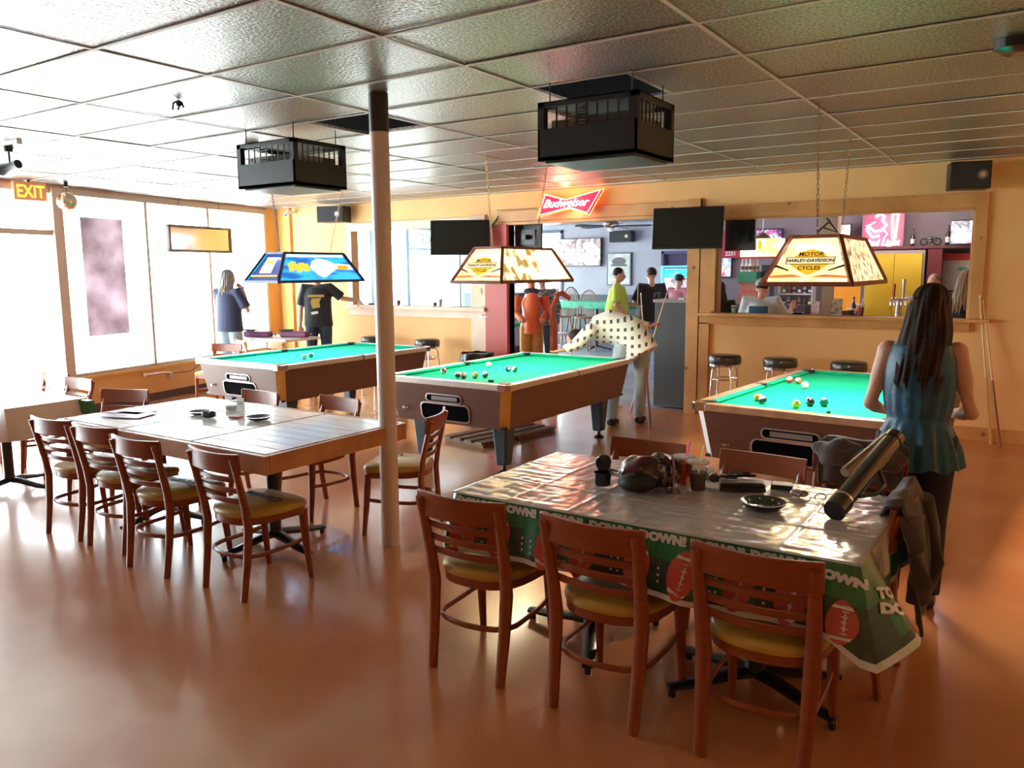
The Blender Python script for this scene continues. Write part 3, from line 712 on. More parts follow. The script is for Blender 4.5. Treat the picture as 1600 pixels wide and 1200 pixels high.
ball(.84,4.46,(.5,.05,.03),'white ball with faint stripe by the far left pocket of right table',True)
ball(.91,4.45,(.75,.2,.1),'salmon ball by the far left pocket of right table')
ball(1.02,4.21,(1,1,1),'white cue ball in the middle of the right table',cue=True)
ball(-4.05,3.72,(.3,.5,.5),'pale ball, nearer of two on the left table',True)
ball(-4.11,3.87,(.03,.3,.15),'greenish ball, farther of two on the left table')
ball(1.62,3.58,(.4,.05,.05),'reddish ball beside the woman\'s elbow on right table')
ch_ = MB().box(-.011,-.011,0,.011,.011,.02).obj('chalk_cube', mat('blue_chalk', (.1,.12,.14), .8), loc=(1.42,3.16,.7735)); tag(ch_, 'small dark chalk cube on near felt of right table', 'chalk')
ch_ = MB().box(-.02,-.011,0,.02,.011,.02).obj('chalk_cube', BLACK, loc=(-1.30,3.28,.7735)); tag(ch_, 'small dark chalk block at right of the four balls on middle table', 'chalk')
# ================================================================== BILLIARD LAMPS
LWOOD = mat('lamp_frame_wood', (.20,.055,.03), .4, c2=(.27,.08,.04), scale=10)
def lamp_panel_mat(name, c1, c2, st, sc=9, str_=(1,1,1)):
    m = mat(name, c1, .4, c2=c2, scale=sc, stretch=str_, detail=6, fac=(.40,.56)); nt = m.node_tree; b = nt.nodes['Principled BSDF']
    src = b.inputs['Base Color'].links[0].from_socket; nt.links.new(src, b.inputs['Emission Color']); b.inputs['Emission Strength'].default_value = st; return m
PAN = lamp_panel_mat('backlit_cream_panel', (.9,.62,.22), (1,.86,.5), .95, 5)
PANB = lamp_panel_mat('backlit_engine_print', (.34,.20,.05), (1,.88,.55), 1.2, 11)
PANG = lamp_panel_mat('backlit_reed_print', (.10,.06,.01), (1,.84,.5), 1.1, 20, (2.5,2.5,.6))
PANN = lamp_panel_mat('backlit_blue_panel', (.01,.10,.35), (.02,.35,.65), 1.3, 3, (2,1,5))
PAND = mat('navy_panel', (.01,.02,.12), .4, emit=.6, ecol=(.03,.06,.30))
LGOLD = mat('backlit_gold', (.8,.45,.03), .4, emit=.75); LDK = mat('backlit_dark_print', (.08,.05,.02), .5, emit=.05)
LCREAM = mat('backlit_cream', (.9,.75,.45), .4, emit=.7)
LRED = mat('backlit_red', (.8,.12,.03), .4, emit=1.2); LORG = mat('backlit_orange', (1,.35,.03), .4, emit=1.6); LWH = mat('backlit_white', (1,.95,.82), .4, emit=1.3)
def pool_lamp(name, label, x, y, style, zb=1.60, zt=1.90, wb=.27, lb=.62, wt=.15, lt=.42):
    t = thing(name, label, 'lamp', (x, y, 0), group='billiard lamps on chains'); fr = LWOOD if style != 'blue' else mat('navy_lamp_frame', (.015,.015,.05), .4)
    B = [Vector(p) for p in ((-wb,-lb,zb),(wb,-lb,zb),(wb,lb,zb),(-wb,lb,zb))]; T = [Vector(p) for p in ((-wt,-lt,zt),(wt,-lt,zt),(wt,lt,zt),(-wt,lt,zt))]
    for k in range(4):
        j = (k+1) % 4; a, b, c, d = B[k], B[j], T[j], T[k]
        n = (b-a).cross(d-a).normalized(); short = k in (0, 2)
        pm = PAN if short else (PANB if style == 'engine' else PANG)
        if style == 'blue': pm = PAND if short else PANN
        i_ = .0
        p = MB(); off = -n*.012; p.add([a+off, b+off, c+off, d+off, a+off*1.6, b+off*1.6, c+off*1.6, d+off*1.6], [(0,1,2,3),(7,6,5,4),(0,4,5,1),(1,5,6,2),(2,6,7,3),(3,7,4,0)])
        po = p.obj('shade_panel', pm, t)
        M = frame((a+b+c+d)/4+n*.001, b-a, (c+d)/2-(a+b)/2)
        if style != 'blue' and short:
            hx = MB(); hx.T = M
            hx.prism([(-.115,.005),(-.115,-.04),(-.06,-.085),(0,-.115),(.06,-.085),(.115,-.04),(.115,.005),(.07,.06),(0,.085),(-.07,.06)][::1], .0, .0006)
            s2 = MB(); s2.T = M; s2.box(-.145,-.03,.0007,.145,.018,.0014)
            o1 = hx.obj('shield', LGOLD, po); s2.obj('bar', LCREAM, po)
            s3 = MB(); s3.T = M; s3.box(-.15,-.035,.0003,.15,-.03,.0016); s3.box(-.15,.018,.0003,.15,.023,.0016); s3.box(-.15,-.035,.0003,-.145,.023,.0016); s3.box(.145,-.035,.0003,.15,.023,.0016); s3.obj('bar_outline', LDK, po)
            text('panel_lettering', 'MOTOR', .042, LDK, po, M @ Matrix.Translation((0,.042,.0012)), bold=.001, depth=.0003)
            text('panel_lettering', 'HARLEY-DAVIDSON', .032, LDK, po, M @ Matrix.Translation((0,-.006,.0020)), bold=.0013, depth=.0003)
            text('panel_lettering', 'CYCLES', .040, LDK, po, M @ Matrix.Translation((0,-.062,.0012)), bold=.001, depth=.0003)
            for sg in (-1, 1):
                wv = MB(); wv.T = M; wv.add([(sg*.02,-.128,.0005),(sg*.24,-.135,.0005),(sg*.235,-.120,.0005),(sg*.10,-.108,.0005)], [(0,1,2,3) if sg > 0 else (3,2,1,0)]); wv.obj('flourish', LRED, po)
                wv = MB(); wv.T = M; wv.add([(sg*.12,-.085,.0005),(sg*.215,-.05,.0005),(sg*.205,-.035,.0005),(sg*.12,-.075,.0005)], [(0,1,2,3) if sg > 0 else (3,2,1,0)]); wv.obj('flourish', LDK, po)
        if style == 'engine' and not short:
            wv = MB(); wv.T = M; wv.add([(.12,-.13,.0006),(.56,-.13,.0006),(.40,.13,.0006),(.08,.13,.0006)], [(0,1,2,3)]); wv.obj('bright_field', LWH, po)
        if style == 'blue':
            if short:
                w = MB(); w.T = M; w.prism([(-.10,-.07),(.08,-.07),(.075,.10),(-.075,.10)], 0, .0008); w.obj('white_card', LWH, po)
                w = MB(); w.T = M; w.box(-.06,.045,.001,.06,.085,.0016); w.box(-.20,-.118,.001,.20,-.098,.0016); w.obj('yellow_strip', LGOLD, po)
            else:
                w = MB(); w.T = M
                cxs = [(-.40,.00,.03),(-.35,.02,.035),(-.30,-.01,.03),(-.24,.01,.04),(-.18,0,.035)] if k == 1 else [(.30,0,.03)]
                for q, (bx, by, r_) in enumerate(cxs): w.box(bx-r_, by-.045, .0006, bx+r_*.8, by+.04, .0012)
                w.obj('orange_letter_blocks', LORG, po)
                w = MB(); w.T = M; w.prism([(-.14,0),(-.05,-.09),(.03,-.12),(.14,-.07),(.24,-.02),(.50,-.03),(.46,.03),(.22,.04),(.12,.085),(0,.10),(-.08,.07)], .0006, .0014); w.obj('white_burst', LWH, po)
                w = MB(); w.T = M; w.box(-.42,.118,.0006,.40,.142,.0012); w.obj('white_strip', LWH, po)
                w = MB(); w.T = M; w.box(.26,-.03,.0016,.42,.02,.002); w.obj('yellow_mark', LGOLD, po)
    fm = .020
    for k in range(4):
        j = (k+1) % 4
        MB().tube([B[k], B[j]], fm, 4).obj('frame_rail', fr, t); MB().tube([T[k], T[j]], fm*.8, 4).obj('frame_rail', fr, t); MB().tube([B[k], T[k]], fm*.9, 4).obj('frame_rail', fr, t)
    MB().box(-wt, -lt, zt-.004, wt, lt, zt+.004).obj('top_board', fr, t)
    MB().tube([(0,-lt*.8,zt-.06),(0,lt*.8,zt-.06)], .018, 10).obj('lamp_tube', mat('tube_glow', (1,.93,.8), .4, emit=6), t)
    l = area((x, y, zt-.05), (0,0,0), .2, .9, (62 if x > 0 else 44) if style != 'blue' else 34, (1,.86,.66) if style != 'blue' else (.85,.95,1), 'billiard_bulb')
    l.name = 'billiard_bulb'
    return t
def chain(parent_t, p0, p1, m, name='chain'):
    p0, p1 = Vector(p0), Vector(p1); L = (p1-p0).length; n = max(4, int(L/.032)); b = MB(); d = (p1-p0)/n
    for i in range(n):
        c = p0+d*(i+.5); e = d.normalized(); a = Vector((1,0,0)) if i % 2 else Vector((0,1,0)); a = (a-e*a.dot(e)).normalized()
        P = [c+e*(.020*math.cos(q))+a*(.009*math.sin(q)) for q in [2*PI*k/8 for k in range(8)]]
        b.tube(P, .0028, 4, closed=True)
    o = b.obj(name, m, parent_t); return o
BRASS = mat('brass_chain', (.5,.33,.2), .35, metal=.8)
l1 = pool_lamp('billiard_lamp', 'blue billiard lamp over the left pool table', -4.29, 4.02, 'blue')
l2_ = pool_lamp('billiard_lamp', 'wood-framed billiard lamp with engine artwork over the middle pool table', -1.62, 4.14, 'engine')
l3 = pool_lamp('billiard_lamp', 'wood-framed billiard lamp with reed artwork over the right pool table', 1.27, 3.66, 'reed')
for t, dx0, dx1 in ((l1,-.10,.0),(l2_,-.08,-.02),(l3,-.05,-.02)):
    chain(t, (0,-.36,1.905), (dx0*.3,-.42,H), BRASS if t != l1 else IRON); chain(t, (0,.36,1.905), (dx1,.62,H), BRASS)
MB().tube([(0,-.36,1.93),(.06,-.30,2.0),(.03,-.26,2.02),(.09,-.2,1.93),(.02,-.3,1.96)], .006, 6).obj('cord_bundle', BLACK, l3)
POSTM = mat('faded_pink_poster', (.15,.115,.125), .7, c2=(.30,.25,.27), scale=2.2, detail=3)
_nt = POSTM.node_tree; _b = _nt.nodes['Principled BSDF']; _tr = _nt.nodes.new('ShaderNodeBsdfTranslucent'); _nt.links.new(_b.inputs['Base Color'].links[0].from_socket, _tr.inputs[0])
_ad = _nt.nodes.new('ShaderNodeAddShader'); _nt.links.new(_b.outputs[0], _ad.inputs[0]); _nt.links.new(_tr.outputs[0], _ad.inputs[1]); _nt.links.new(_ad.outputs[0], _nt.nodes['Material Output'].inputs[0])
# ================================================================== CEILING EQUIPMENT, SIGNS, SCREENS
CASE = mat('charcoal_case', (.018,.022,.026), .45)
def cleaner(name, label, x0, y0):
    t = thing(name, label, 'air cleaner', (x0, y0, 0), group='box air cleaners under the ceiling')
    w, d, z0, z1 = .60, .50, 2.30, 2.615; zl = 2.47
    m = MB(); m.box(0,0,z0,w,d,z0+.02); m.box(0,0,z0,w,.012,zl); m.box(0,d-.012,z0,w,d,zl); m.box(0,0,z0,.012,d,zl); m.box(w-.012,0,z0,w,d,zl)
    for x, y in ((0,0),(w-.04,0),(0,d-.04),(w-.04,d-.04)): m.box(x,y,zl,x+.04,y+.04,z1)
    m.box(0,0,z1-.03,w,.012,z1); m.box(0,d-.012,z1-.03,w,d,z1); m.box(0,0,z1-.03,.012,d,z1); m.box(w-.012,0,z1-.03,w,d,z1); m.box(0,0,z1-.006,w,d,z1)
    m.obj('casing', CASE, t)
    MB().box(.03,.03,z0-.012,w-.03,d-.03,z0).obj('bottom_panel', mat('graphite_panel', (.045,.05,.055), .35), t, bevel=.006)
    GM = mat('silver_grille', (.6,.62,.6), .3, metal=.8)
    for a in (0, 1):
        for i in range(9):
            p = .05+i*(w-.1)/8 if a == 0 else .05+i*(d-.1)/8
            b = MB()
            if a == 0: b.box(p-.004,.014,zl,p+.004,.02,z1-.03)
            else: b.box(w-.02,p-.004,zl,w-.014,p+.004,z1-.03)
            b.obj('grille_bar', CASE, t)
    b = MB()
    for i in range(12):
        z = zl+.005+i*.009
        b.box(.05,.03,z,.30 if i % 2 else .22,.034,z+.003); b.box(w-.034,.06,z,w-.03,d*.6,z+.003)
    lv = b.obj('grille_louvre', GM, t); lv['kind'] = 'stuff'; MB().box(.06,.05,zl-.02,w-.06,d-.05,zl+.05).obj('filter', mat('grey_filter', (.12,.12,.13), .8), t)
    for x in (.05, w-.05):
        for y in (.05, d-.05): MB().tube([(x,y,z1),(x,y,H+.2)], .004, 5).obj('hanger', IRON, t)
    return t
cleaner('air_cleaner', 'black box air cleaner hanging under the ceiling, the one beside the steel column', -2.46, 1.74)
cleaner('air_cleaner', 'black box air cleaner hanging under the ceiling, the one between the neon sign and viewer', .10, 1.76)
def disc(name, label, cat, x, y, z, r, h, m):
    o = MB().lathe([(r*.6,0),(r,h*.3),(r,h)], 20, (0,0,-h)).obj(name, m, smooth=True, loc=(x,y,z)); return tag(o, label, cat)
disc('smoke_detector', 'round beige smoke detector on the ceiling beyond the left air cleaner', 'detector', -2.86, 2.2, H, .055, .045, mat('aged_beige', (.35,.28,.2), .5))
disc('dome_light', 'dark round dome fixture with chrome rim at the upper right ceiling', 'fixture', 2.34, 2.30, H, .10, .06, mat('dark_dome', (.02,.02,.025), .15, coat=.5))
t = thing('wire_tangle', 'small black tangle of wire hanging from a ceiling joint at left', 'wire', (-1.90, .90, H))
for a in ((.03,.01,-.04),(-.04,.02,-.045),(-.02,-.03,-.055),(.02,-.01,-.02)): MB().tube([(0,0,0),(a[0]*.5,a[1],a[2]*.3),a], .006, 5).obj('wire', BLACK, t)
MB().ball((0,0,-.018), .018, 8, 6).obj('plug', BLACK, t)
t = thing('ceiling_wire', 'thin pale wire drooping along the ceiling above the middle lamp', 'wire', (-1.6, 3.7, H))
P = [(-.12,-.1,0),(.05,.1,-.05),(.22,.2,-.11),(.42,.22,-.08),(.62,.1,-.0)]
MB().tube(P, .003, 5).obj('wire', BRASS, t)
# track light and cue-ball shaped mirror ball
t = thing('track_light', 'black track spotlight hanging from a ceiling bar at the left edge', 'spotlight', (-4.30, 1.04, H))
MB().box(-.5,-.02,-.03,.18,.02,0).obj('track', WHITEM, t); MB().box(-.5,-.021,-.035,.18,.021,-.031).obj('track_slot', BLACK, t)
MB().lathe([(.03,-.08),(.035,-.035)], 12).tube([(0,0,-.08),(0,0,-.16)], .008, 6).obj('stem', BLACK, t)
MB().tube([(-.10,-.02,-.21),(-.02,0,-.19),(.09,.02,-.175)], [.048,.03,.035], 12).obj('spot_head', BLACK, t, smooth=True)
t = thing('mirror_ball', 'bronze mirror ball hanging beside the exit sign', 'ball', (-6.70, 2.74, 0))
MB().ball((0,0,2.50), .105, 22, 14).obj('ball', mat('bronze_mirror', (.55,.42,.30), .18, metal=.9), t)
MB().tube([(0,0,2.60),(0,0,H)], .004, 5).obj('cord', BLACK, t); MB().lathe([(.022,2.66),(.022,H)], 12).obj('motor', BLACK, t, smooth=True)
EXO = mat('exit_orange', (1,.42,.05), .5, emit=1.6); 
t = thing('exit_sign', 'lit EXIT sign with orange letters above the storefront door', 'sign', tuple(wallpt(-.52, .16, 2.60)), rot=(0,0,WROT+PI/2-.25))
MB().box(-.17,-.03,-.10,.17,.03,.10).obj('housing', mat('exit_housing', (.62,.28,.14), .5, emit=.25), t, bevel=.006)
text('sign_letters', 'EXIT', .185, EXO, t, frame((0,-.032,-.01), (1,0,0), (0,0,1)), bold=.004, sx=.78)
MB().box(-.01,-.01,.10,.01,.01,.14).obj('mount', BLACK, t)
# storefront poster and hanging mirror sign
o = MB(); o.box(-.045, sY(3.18), .93, -.043, sY(3.80), 2.38)
po = o.obj('poster', POSTM, **WL); tag(po, 'tall sun-faded pinkish poster on the storefront glass', 'poster')
text('poster_script', 'Sexual', .13, mat('pale_script', (.9,.85,.86), .5), po, Matrix.Translation((-.0425, sY(3.5), 1.12)) @ Matrix(((0,0,1,0),(-1,0,0,0),(0,1,0,0),(0,0,0,1))), mirror=True, shear=.3) if False else None
t = thing('hanging_mirror', 'wide framed mirror sign hanging in front of the storefront glass', 'mirror', tuple(wallpt(sY(5.02), .10, 2.17)), rot=(0, 0, WROT))
MB().box(-.02,-.60,-.17,.0,.60,.17).obj('mirror_glass', mat('mirror_gold', (.8,.62,.42), .12, metal=.9), t)
for a in ((-.03,-.63,.15,.015,.63,.185),(-.03,-.63,-.185,.015,.63,-.15),(-.03,-.63,-.185,.015,-.59,.185),(-.03,.59,-.185,.015,.63,.185)): MB().box(*a).obj('frame', mat('grey_brown_frame', (.20,.16,.14), .5), t)
for y in (-.4,.4): MB().tube([(0,y,.18),(0,y,.54)], .004, 5).obj('hanging_wire', IRON, t)
# wall gadget and cable below the sill
t = thing('hose_fitting', 'chrome round fitting with pipe on the orange wall under the sill', 'fitting', tuple(wallpt(sY(4.25), .0, .30)), rot=(0,0,WROT))
MB().tube([(.03,-.35,.07),(.04,0,.06),(.04,.10,.04)], .014, 8).tube([(.0,-.35,.07),(.04,-.35,.07)], .028, 10).obj('pipe', CHROME, t, smooth=True)
MB().tube([(0,.12,.0),(.05,.12,0)], .055, 14).obj('cap', CHROME, t, smooth=True); MB().tube([(.05,.15,.03),(.04,.5,.02),(.03,.7,.10)], .005, 5).obj('cable', IRON, t)
# loudspeakers
def speaker(label, x, y, z, rz, w=.34, h=.26):
    t = thing('loudspeaker', label, 'speaker', (x, y, z), rz, 'wall loudspeakers')
    MB().box(-w/2,-.13,-h/2,w/2,.10,h/2).obj('cabinet', BLACK, t, bevel=.008)
    MB().box(-w/2+.015,-.136,-h/2+.015,w/2-.015,-.131,h/2-.015).obj('grille', mat('speaker_grille', (.02,.022,.024), .7), t)
    MB().tube([(w*.28,-.137,0),(w*.28,-.142,0)], .045, 16).obj('tweeter_ring', mat('grey_ring', (.18,.18,.2), .3, metal=.5), t, smooth=True)
    MB().tube([(w*.28,-.142,0),(w*.28,-.146,0)], .025, 14).obj('tweeter', CHROME, t, smooth=True)
    MB().box(-.04,.09,-.02,.04,.20,.06).obj('bracket', IRON, t); return t
speaker('black loudspeaker on the wall above the left inner window', -6.55, 6.68, 2.56, D(14), .46, .24)
speaker('black loudspeaker high on the wall right of the bar window', 1.84, 6.68, 2.55, D(14), .34, .25)
speaker('black loudspeaker on the far lilac wall below the ceiling fan', -5.2, 13.85, 2.42, D(6), .5, .24)
t = thing('security_camera', 'white bullet camera in the corner above the orange boards', 'camera', (-7.62, 6.72, 2.60))
MB().tube([(0,0,.05),(.02,-.06,.0)], .035, 12).obj('housing', PLASTW, t, smooth=True); MB().tube([(.02,-.062,-.001),(.024,-.075,-.004)], .02, 10).obj('lens', BLACKG, t); MB().box(-.03,-.01,.03,.03,.14,.06).obj('mount', PLASTW, t)
# televisions
TVS = mat('dark_tv_screen', (.012,.012,.010), .16, coat=.4)
def tv(label, c, rz, w, h, screen=None, tilt=0, arm=.16):
    t = thing('television', label, 'television', c, rot=(tilt, 0, rz))
    MB().box(-w/2,-.02,-h/2,w/2,.03,h/2).obj('casing', BLACK, t, bevel=.006)
    MB().box(-w/2+.015,-.0225,-h/2+.02,w/2-.015,-.0205,h/2-.015).obj('screen', screen or TVS, t)
    MB().box(-.12,.03,-.1,.12,.06,.1).box(-.03,.06,-.03,.03,arm,.03).obj('wall_mount', IRON, t); return t
def screen_mat(name, cs, st=2.0, scale=3, stretch=(1,1,1)):
    m = mat(name, (0,0,0), .3); nt = m.node_tree; b = nt.nodes['Principled BSDF']
    tc = nt.nodes.new('ShaderNodeTexCoord'); mp = nt.nodes.new('ShaderNodeMapping'); mp.inputs['Scale'].default_value = stretch
    n = nt.nodes.new('ShaderNodeTexNoise'); n.inputs['Scale'].default_value = scale; n.inputs['Detail'].default_value = 2; n.inputs['Distortion'].default_value = 1.2
    r = nt.nodes.new('ShaderNodeValToRGB'); r.color_ramp.interpolation = 'CONSTANT' if len(cs) > 4 else 'LINEAR'
    e = r.color_ramp.elements; e[0].position = .30; e[1].position = .68; e[0].color = (*cs[0],1); e[1].color = (*cs[-1],1)
    for i, c in enumerate(cs[1:-1]): q = e.new(.30+.38*(i+1)/(len(cs)-1)); q.color = (*c,1)
    nt.links.new(tc.outputs['Object'], mp.inputs[0]); nt.links.new(mp.outputs[0], n.inputs['Vector']); nt.links.new(n.outputs['Fac'], r.inputs[0]); nt.links.new(r.outputs[0], b.inputs['Emission Color']); b.inputs['Emission Strength'].default_value = st; return m
tv('large dark television mounted on the pine post beside the bar window', (-.85, 6.48, 2.155), D(10), .78, .46, tilt=-.12, arm=.36)
tv('dark television inside the bar window edge behind the pine post', (-.44, 7.08, 2.10), D(175), .36, .38)
tv('dark television tilted over the left inner window', (-4.02, 6.48, 2.14), D(28), .80, .46, tilt=-.10, arm=.42)
tv('dark television behind the red post facing the far room', (-3.33, 7.10, 2.14), D(185), .40, .42)
tv('lit wall television showing white figures in the far room', (-5.98*1.0-.35, 13.92, 2.10), 0, 1.18, .62, screen_mat('tv_picture', [(.03,.03,.06),(.35,.2,.18),(.9,.85,.95),(1,1,1)], 1.2, 4.5))
tv('bar television behind the small hanging bar lamp showing a crowd', (-1.28, 10.86, 2.15), 0, .60, .36, screen_mat('tv_crowd', [(.05,.03,.12),(.5,.1,.3),(.1,.5,.6),(.9,.8,.9),(.7,.1,.3)], 1.4, 9))
tv('bar television showing a blank white picture', (-.10, 10.80, 2.24), 0, .28, .24, EMW)
tv('bar television at the right end above the red poster', (1.62, 10.60, 2.18), D(-12), .52, .34, screen_mat('tv_game', [(.02,.02,.04),(.3,.28,.35),(.9,.9,1),(.8,.3,.4)], 1.3, 6))
MB().tube([(-3.62,6.84,2.44),(-3.72,6.80,2.30),(-3.78,6.75,2.15),(-3.70,6.7,1.95)], .012, 6).obj('tv_cable', mat('green_black_cable', (.02,.05,.04), .5)) ; tag(col.objects['tv_cable'], 'dark cable looping beside the left television', 'cable')
# neon bow-tie sign
t = thing('neon_sign', 'glowing red neon bow-tie beer sign over the wide doorway', 'sign', (-2.50, 6.74, 2.53), rot=(-.25, 0, 0))
bt = [(-.37,.125),(-.05,.035),(.44,.14),(.29,-.155),(.02,-.07),(-.42,-.155)]
m = MB(); m.T = Matrix.Rotation(PI/2, 4, 'X'); m.prism(bt[::-1], -.0, .02); m.obj('sign_board', mat('sign_red', (.45,.01,.04), .4, emit=.9, ecol=(.75,.02,.08)), t)
P = [(x*.97, -.03, z*.95) for x, z in bt]; m = MB(); m.tube(P, .006, 6, closed=True); m.obj('neon_border', mat('neon_cream', (1,.70,.45), .4, emit=3), t)
P = [(x*1.06, -.01, z*1.10) for x, z in bt]; m = MB(); m.tube(P, .007, 6, closed=True); m.obj('neon_outer', mat('neon_orange', (1,.25,.05), .4, emit=4), t)
text('neon_script', 'Budweiser', .150, mat('neon_pink_white', (1,.62,.70), .4, emit=3.5), t, frame((-.05,-.032,-.01), (1,0,0), (0,0,1)), bold=.0005, shear=.35, depth=.004)
point((-2.5, 6.45, 2.52), 7, (1,.16,.10), .08, 'neon_glow'); point((-2.5, 6.62, 2.66), 2.2, (1,.45,.1), .05, 'neon_glow'); point((-2.45, 6.7, 2.42), 1.6, (1,.6,.25), .05, 'neon_glow')
# ================================================================== FURNITURE ALONG THE WALLS
def stool(label, x, y):
    t = thing('bar_stool', label, 'stool', (x, y, 0), group='round black stools by the wall')
    MB().lathe([(.0,.655),(.16,.655),(.172,.665),(.178,.70),(.175,.745),(.162,.762),(.10,.770),(0,.772)], 26).obj('seat', VINYL, t, smooth=True)
    MB().lathe([(.168,.640),(.175,.645),(.175,.668),(.168,.672)], 26).obj('chrome_band', CHROME, t, smooth=True)
    for k in range(4):
        a = PI/4+k*PI/2; c, s_ = math.cos(a), math.sin(a)
        MB().tube([(c*.05,s_*.05,.635),(c*.11,s_*.11,.640),(c*.145,s_*.145,.60),(c*.165,s_*.165,.30),(c*.18,s_*.18,0)], .011, 8).obj('leg', CHROME, t, smooth=True)
    for z, r in ((.50,.148),(.22,.168)):
        MB().tube([(r*math.cos(q),r*math.sin(q),z) for q in [2*PI*k/20 for k in range(20)]], .009, 6, closed=True).obj('ring', CHROME, t, smooth=True)
    return t
s0 = stool('round black stool with chrome legs next to the pine doorway post', -.37, 6.45)
dup(s0, 'round black stool behind the far left corner of the right pool table', (.23, 6.45, 0))
dup(s0, 'round black stool between right pool table and woman in teal', (.92, 6.42, 0))
dup(s0, 'round black stool by the wall right of the steel column', (-4.60, 6.45, 0))
dup(s0, 'round black stool by the wall just left of the steel column', (-5.62, 6.45, 0))
# tall dark cabinet in the doorway
t = thing('tall_cabinet', 'tall grey-black cabinet standing in the doorway against the pine post', 'cabinet', (-1.24, 7.25, 0))
MB().box(-.22,-.22,.02,.22,.25,1.30).obj('body', mat('charcoal_cabinet', (.055,.062,.066), .45), t, bevel=.004)
MB().box(-.24,-.24,1.30,.24,.27,1.34).obj('top', mat('grey_top', (.28,.26,.24), .4), t, bevel=.004); MB().box(-.22,-.223,.50,.22,-.2205,.504).obj('seam', BLACK, t)
MB().box(.09,-.25,1.34,.17,-.17,1.36).obj('item', PLASTW, t)
# trash bin
t = thing('trash_bin', 'grey bin lined with a black bag beside the red post', 'bin', (-3.72, 6.42, 0))
MB().lathe([(.17,.0),(.19,.30),(.21,.58),(.215,.60)], 22).obj('bin', mat('grey_bin', (.11,.12,.12), .5), t, smooth=True)
m = MB()
def bag(u, v):
    a = 2*PI*u; r = lerp(.222, .245, v)+.014*math.sin(a*7)*v+.01*math.sin(a*11+1)*v; return (r*math.cos(a), r*math.sin(a), .62-.20*v+.02*math.sin(a*5)*v)
m.grid(bag, 44, 5); m.grid(lambda u, v: (lerp(.222,.15,v)*math.cos(2*PI*u), lerp(.222,.15,v)*math.sin(2*PI*u), .62-.12*v+.01*math.sin(u*40)), 44, 3); m.ball((0,0,.42), (.16,.16,.10)); m.obj('bag', mat('bin_liner', (.012,.013,.014), .22, bump=.4, bscale=14), t, smooth=True)
# cues leaning, floor rack
def cue(label, p0, p1, c, name='pool_cue'):
    p0, p1 = Vector(p0), Vector(p1); t = thing(name, label, 'cue', (0,0,0), group='pool cues')
    q = p0.lerp(p1, .45)
    MB().tube([p0, q], [.0145,.011], 8).obj('butt', c, t, smooth=True); MB().tube([q, p0.lerp(p1,.985)], [.0105,.0065], 8).obj('shaft', mat('maple', (.72,.5,.25), .35), t, smooth=True)
    MB().tube([p0.lerp(p1,.985), p1], .0066, 8).obj('tip', PLASTW, t, smooth=True); return t
CB = mat('cue_butt_brown', (.25,.08,.03), .3); CY_ = mat('cue_butt_yellow', (.62,.38,.12), .35)
cue('slim cue leaning on the right wall, the one nearer the window frame', (2.19,6.72,0), (2.00,6.80,1.43), CY_)
cue('cue with brown butt leaning on the right wall, the steeper outer one', (2.27,6.66,0), (2.03,6.82,1.38), CB)
cue('pale cue leaning against the tall dark cabinet in the doorway', (-1.55,6.55,0), (-1.28,6.97,1.42), mat('cue_butt_pink', (.6,.2,.2), .35))
cue('dark cue held upright by the man in the checked shirt', (-.92,5.72,0), (-1.12,5.86,1.45), CB)
t = thing('floor_rack', 'flat slatted wooden rack lying on the floor under the middle pool table', 'rack', (-2.05, 4.55, 0), D(-10))
for i in range(4): MB().box(-.30+i*.15,-.55,.035,-.20+i*.15,.55,.055).obj('slat', mat('raw_slat', (.30,.17,.09), .6), t)
for y in (-.5,0,.5): MB().box(-.30,y-.03,0,.25,y+.03,.034).obj('runner', mat('raw_runner', (.25,.14,.08), .6), t)
# ================================================================== FAR ROOM
def windsor(label, x, y, rz, m, seat=.45, bh=.62, group='spindle-back chairs'):
    t = thing('windsor_chair', label, 'chair', (x, y, 0), D(rz), group)
    MB().lathe([(.0,seat-.03),(.20,seat-.03),(.215,seat-.01),(.21,seat),(0,seat-.004)], 22, sx=1, sy=.95).obj('seat', m, t, smooth=True)
    for sx in (-1,1):
        for sy in (-1,1): MB().tube([(sx*.13,sy*.12,seat-.03),(sx*.17,sy*.165,seat*.5),(sx*.21,sy*.21,0)], [.016,.019,.012], 8).obj('leg', m, t, smooth=True)
    zz = seat*.45; MB().tube([(-.17,.16,zz),(-.17,-.16,zz)], .009, 6).tube([(.17,.16,zz),(.17,-.16,zz)], .009, 6).tube([(-.17,0,zz),(.17,0,zz)], .009, 6).obj('stretcher', m, t)
    hoop = []; n = 16
    for k in range(n+1):
        a = PI*k/n; x_ = -.20*math.cos(a)*(1 if True else 1); z = seat+bh*math.sin(a)**.62; hoop.append((x_*(1-.0*math.sin(a)), -.17-.14*(z-seat)/bh, z))
    MB().tube(hoop, .013, 8).obj('back_hoop', m, t, smooth=True)
    for k in range(7):
        u = -.135+.045*k; xt = u*1.12; a = math.acos(max(-1,min(1,-xt/.20))); zt = seat+bh*math.sin(a)**.62
        MB().tube([(u*.9,-.17,seat-.01),(u,-.19,seat+.3*bh),(xt,-.17-.14*(zt-seat)/bh,zt)], [.006,.008,.005], 6).obj('spindle', m, t, smooth=True)
    return t
WP = mat('windsor_pinkish', (.62,.45,.42), .35); WB = mat('windsor_brown', (.32,.17,.09), .4); WD = mat('windsor_dark', (.09,.06,.06), .4)
windsor('pale spindle-back chair standing in the doorway view, in front of the green table', -5.55, 11.75, -50, WP, .46, .56)
windsor('brown spindle-back bar stool at green table, draped with a green cloth', -6.05, 12.7, 165, WB, .74, .54)
windsor('brown spindle-back bar stool at green table, nearest the man in yellow', -5.45, 12.6, 190, WB, .74, .54)
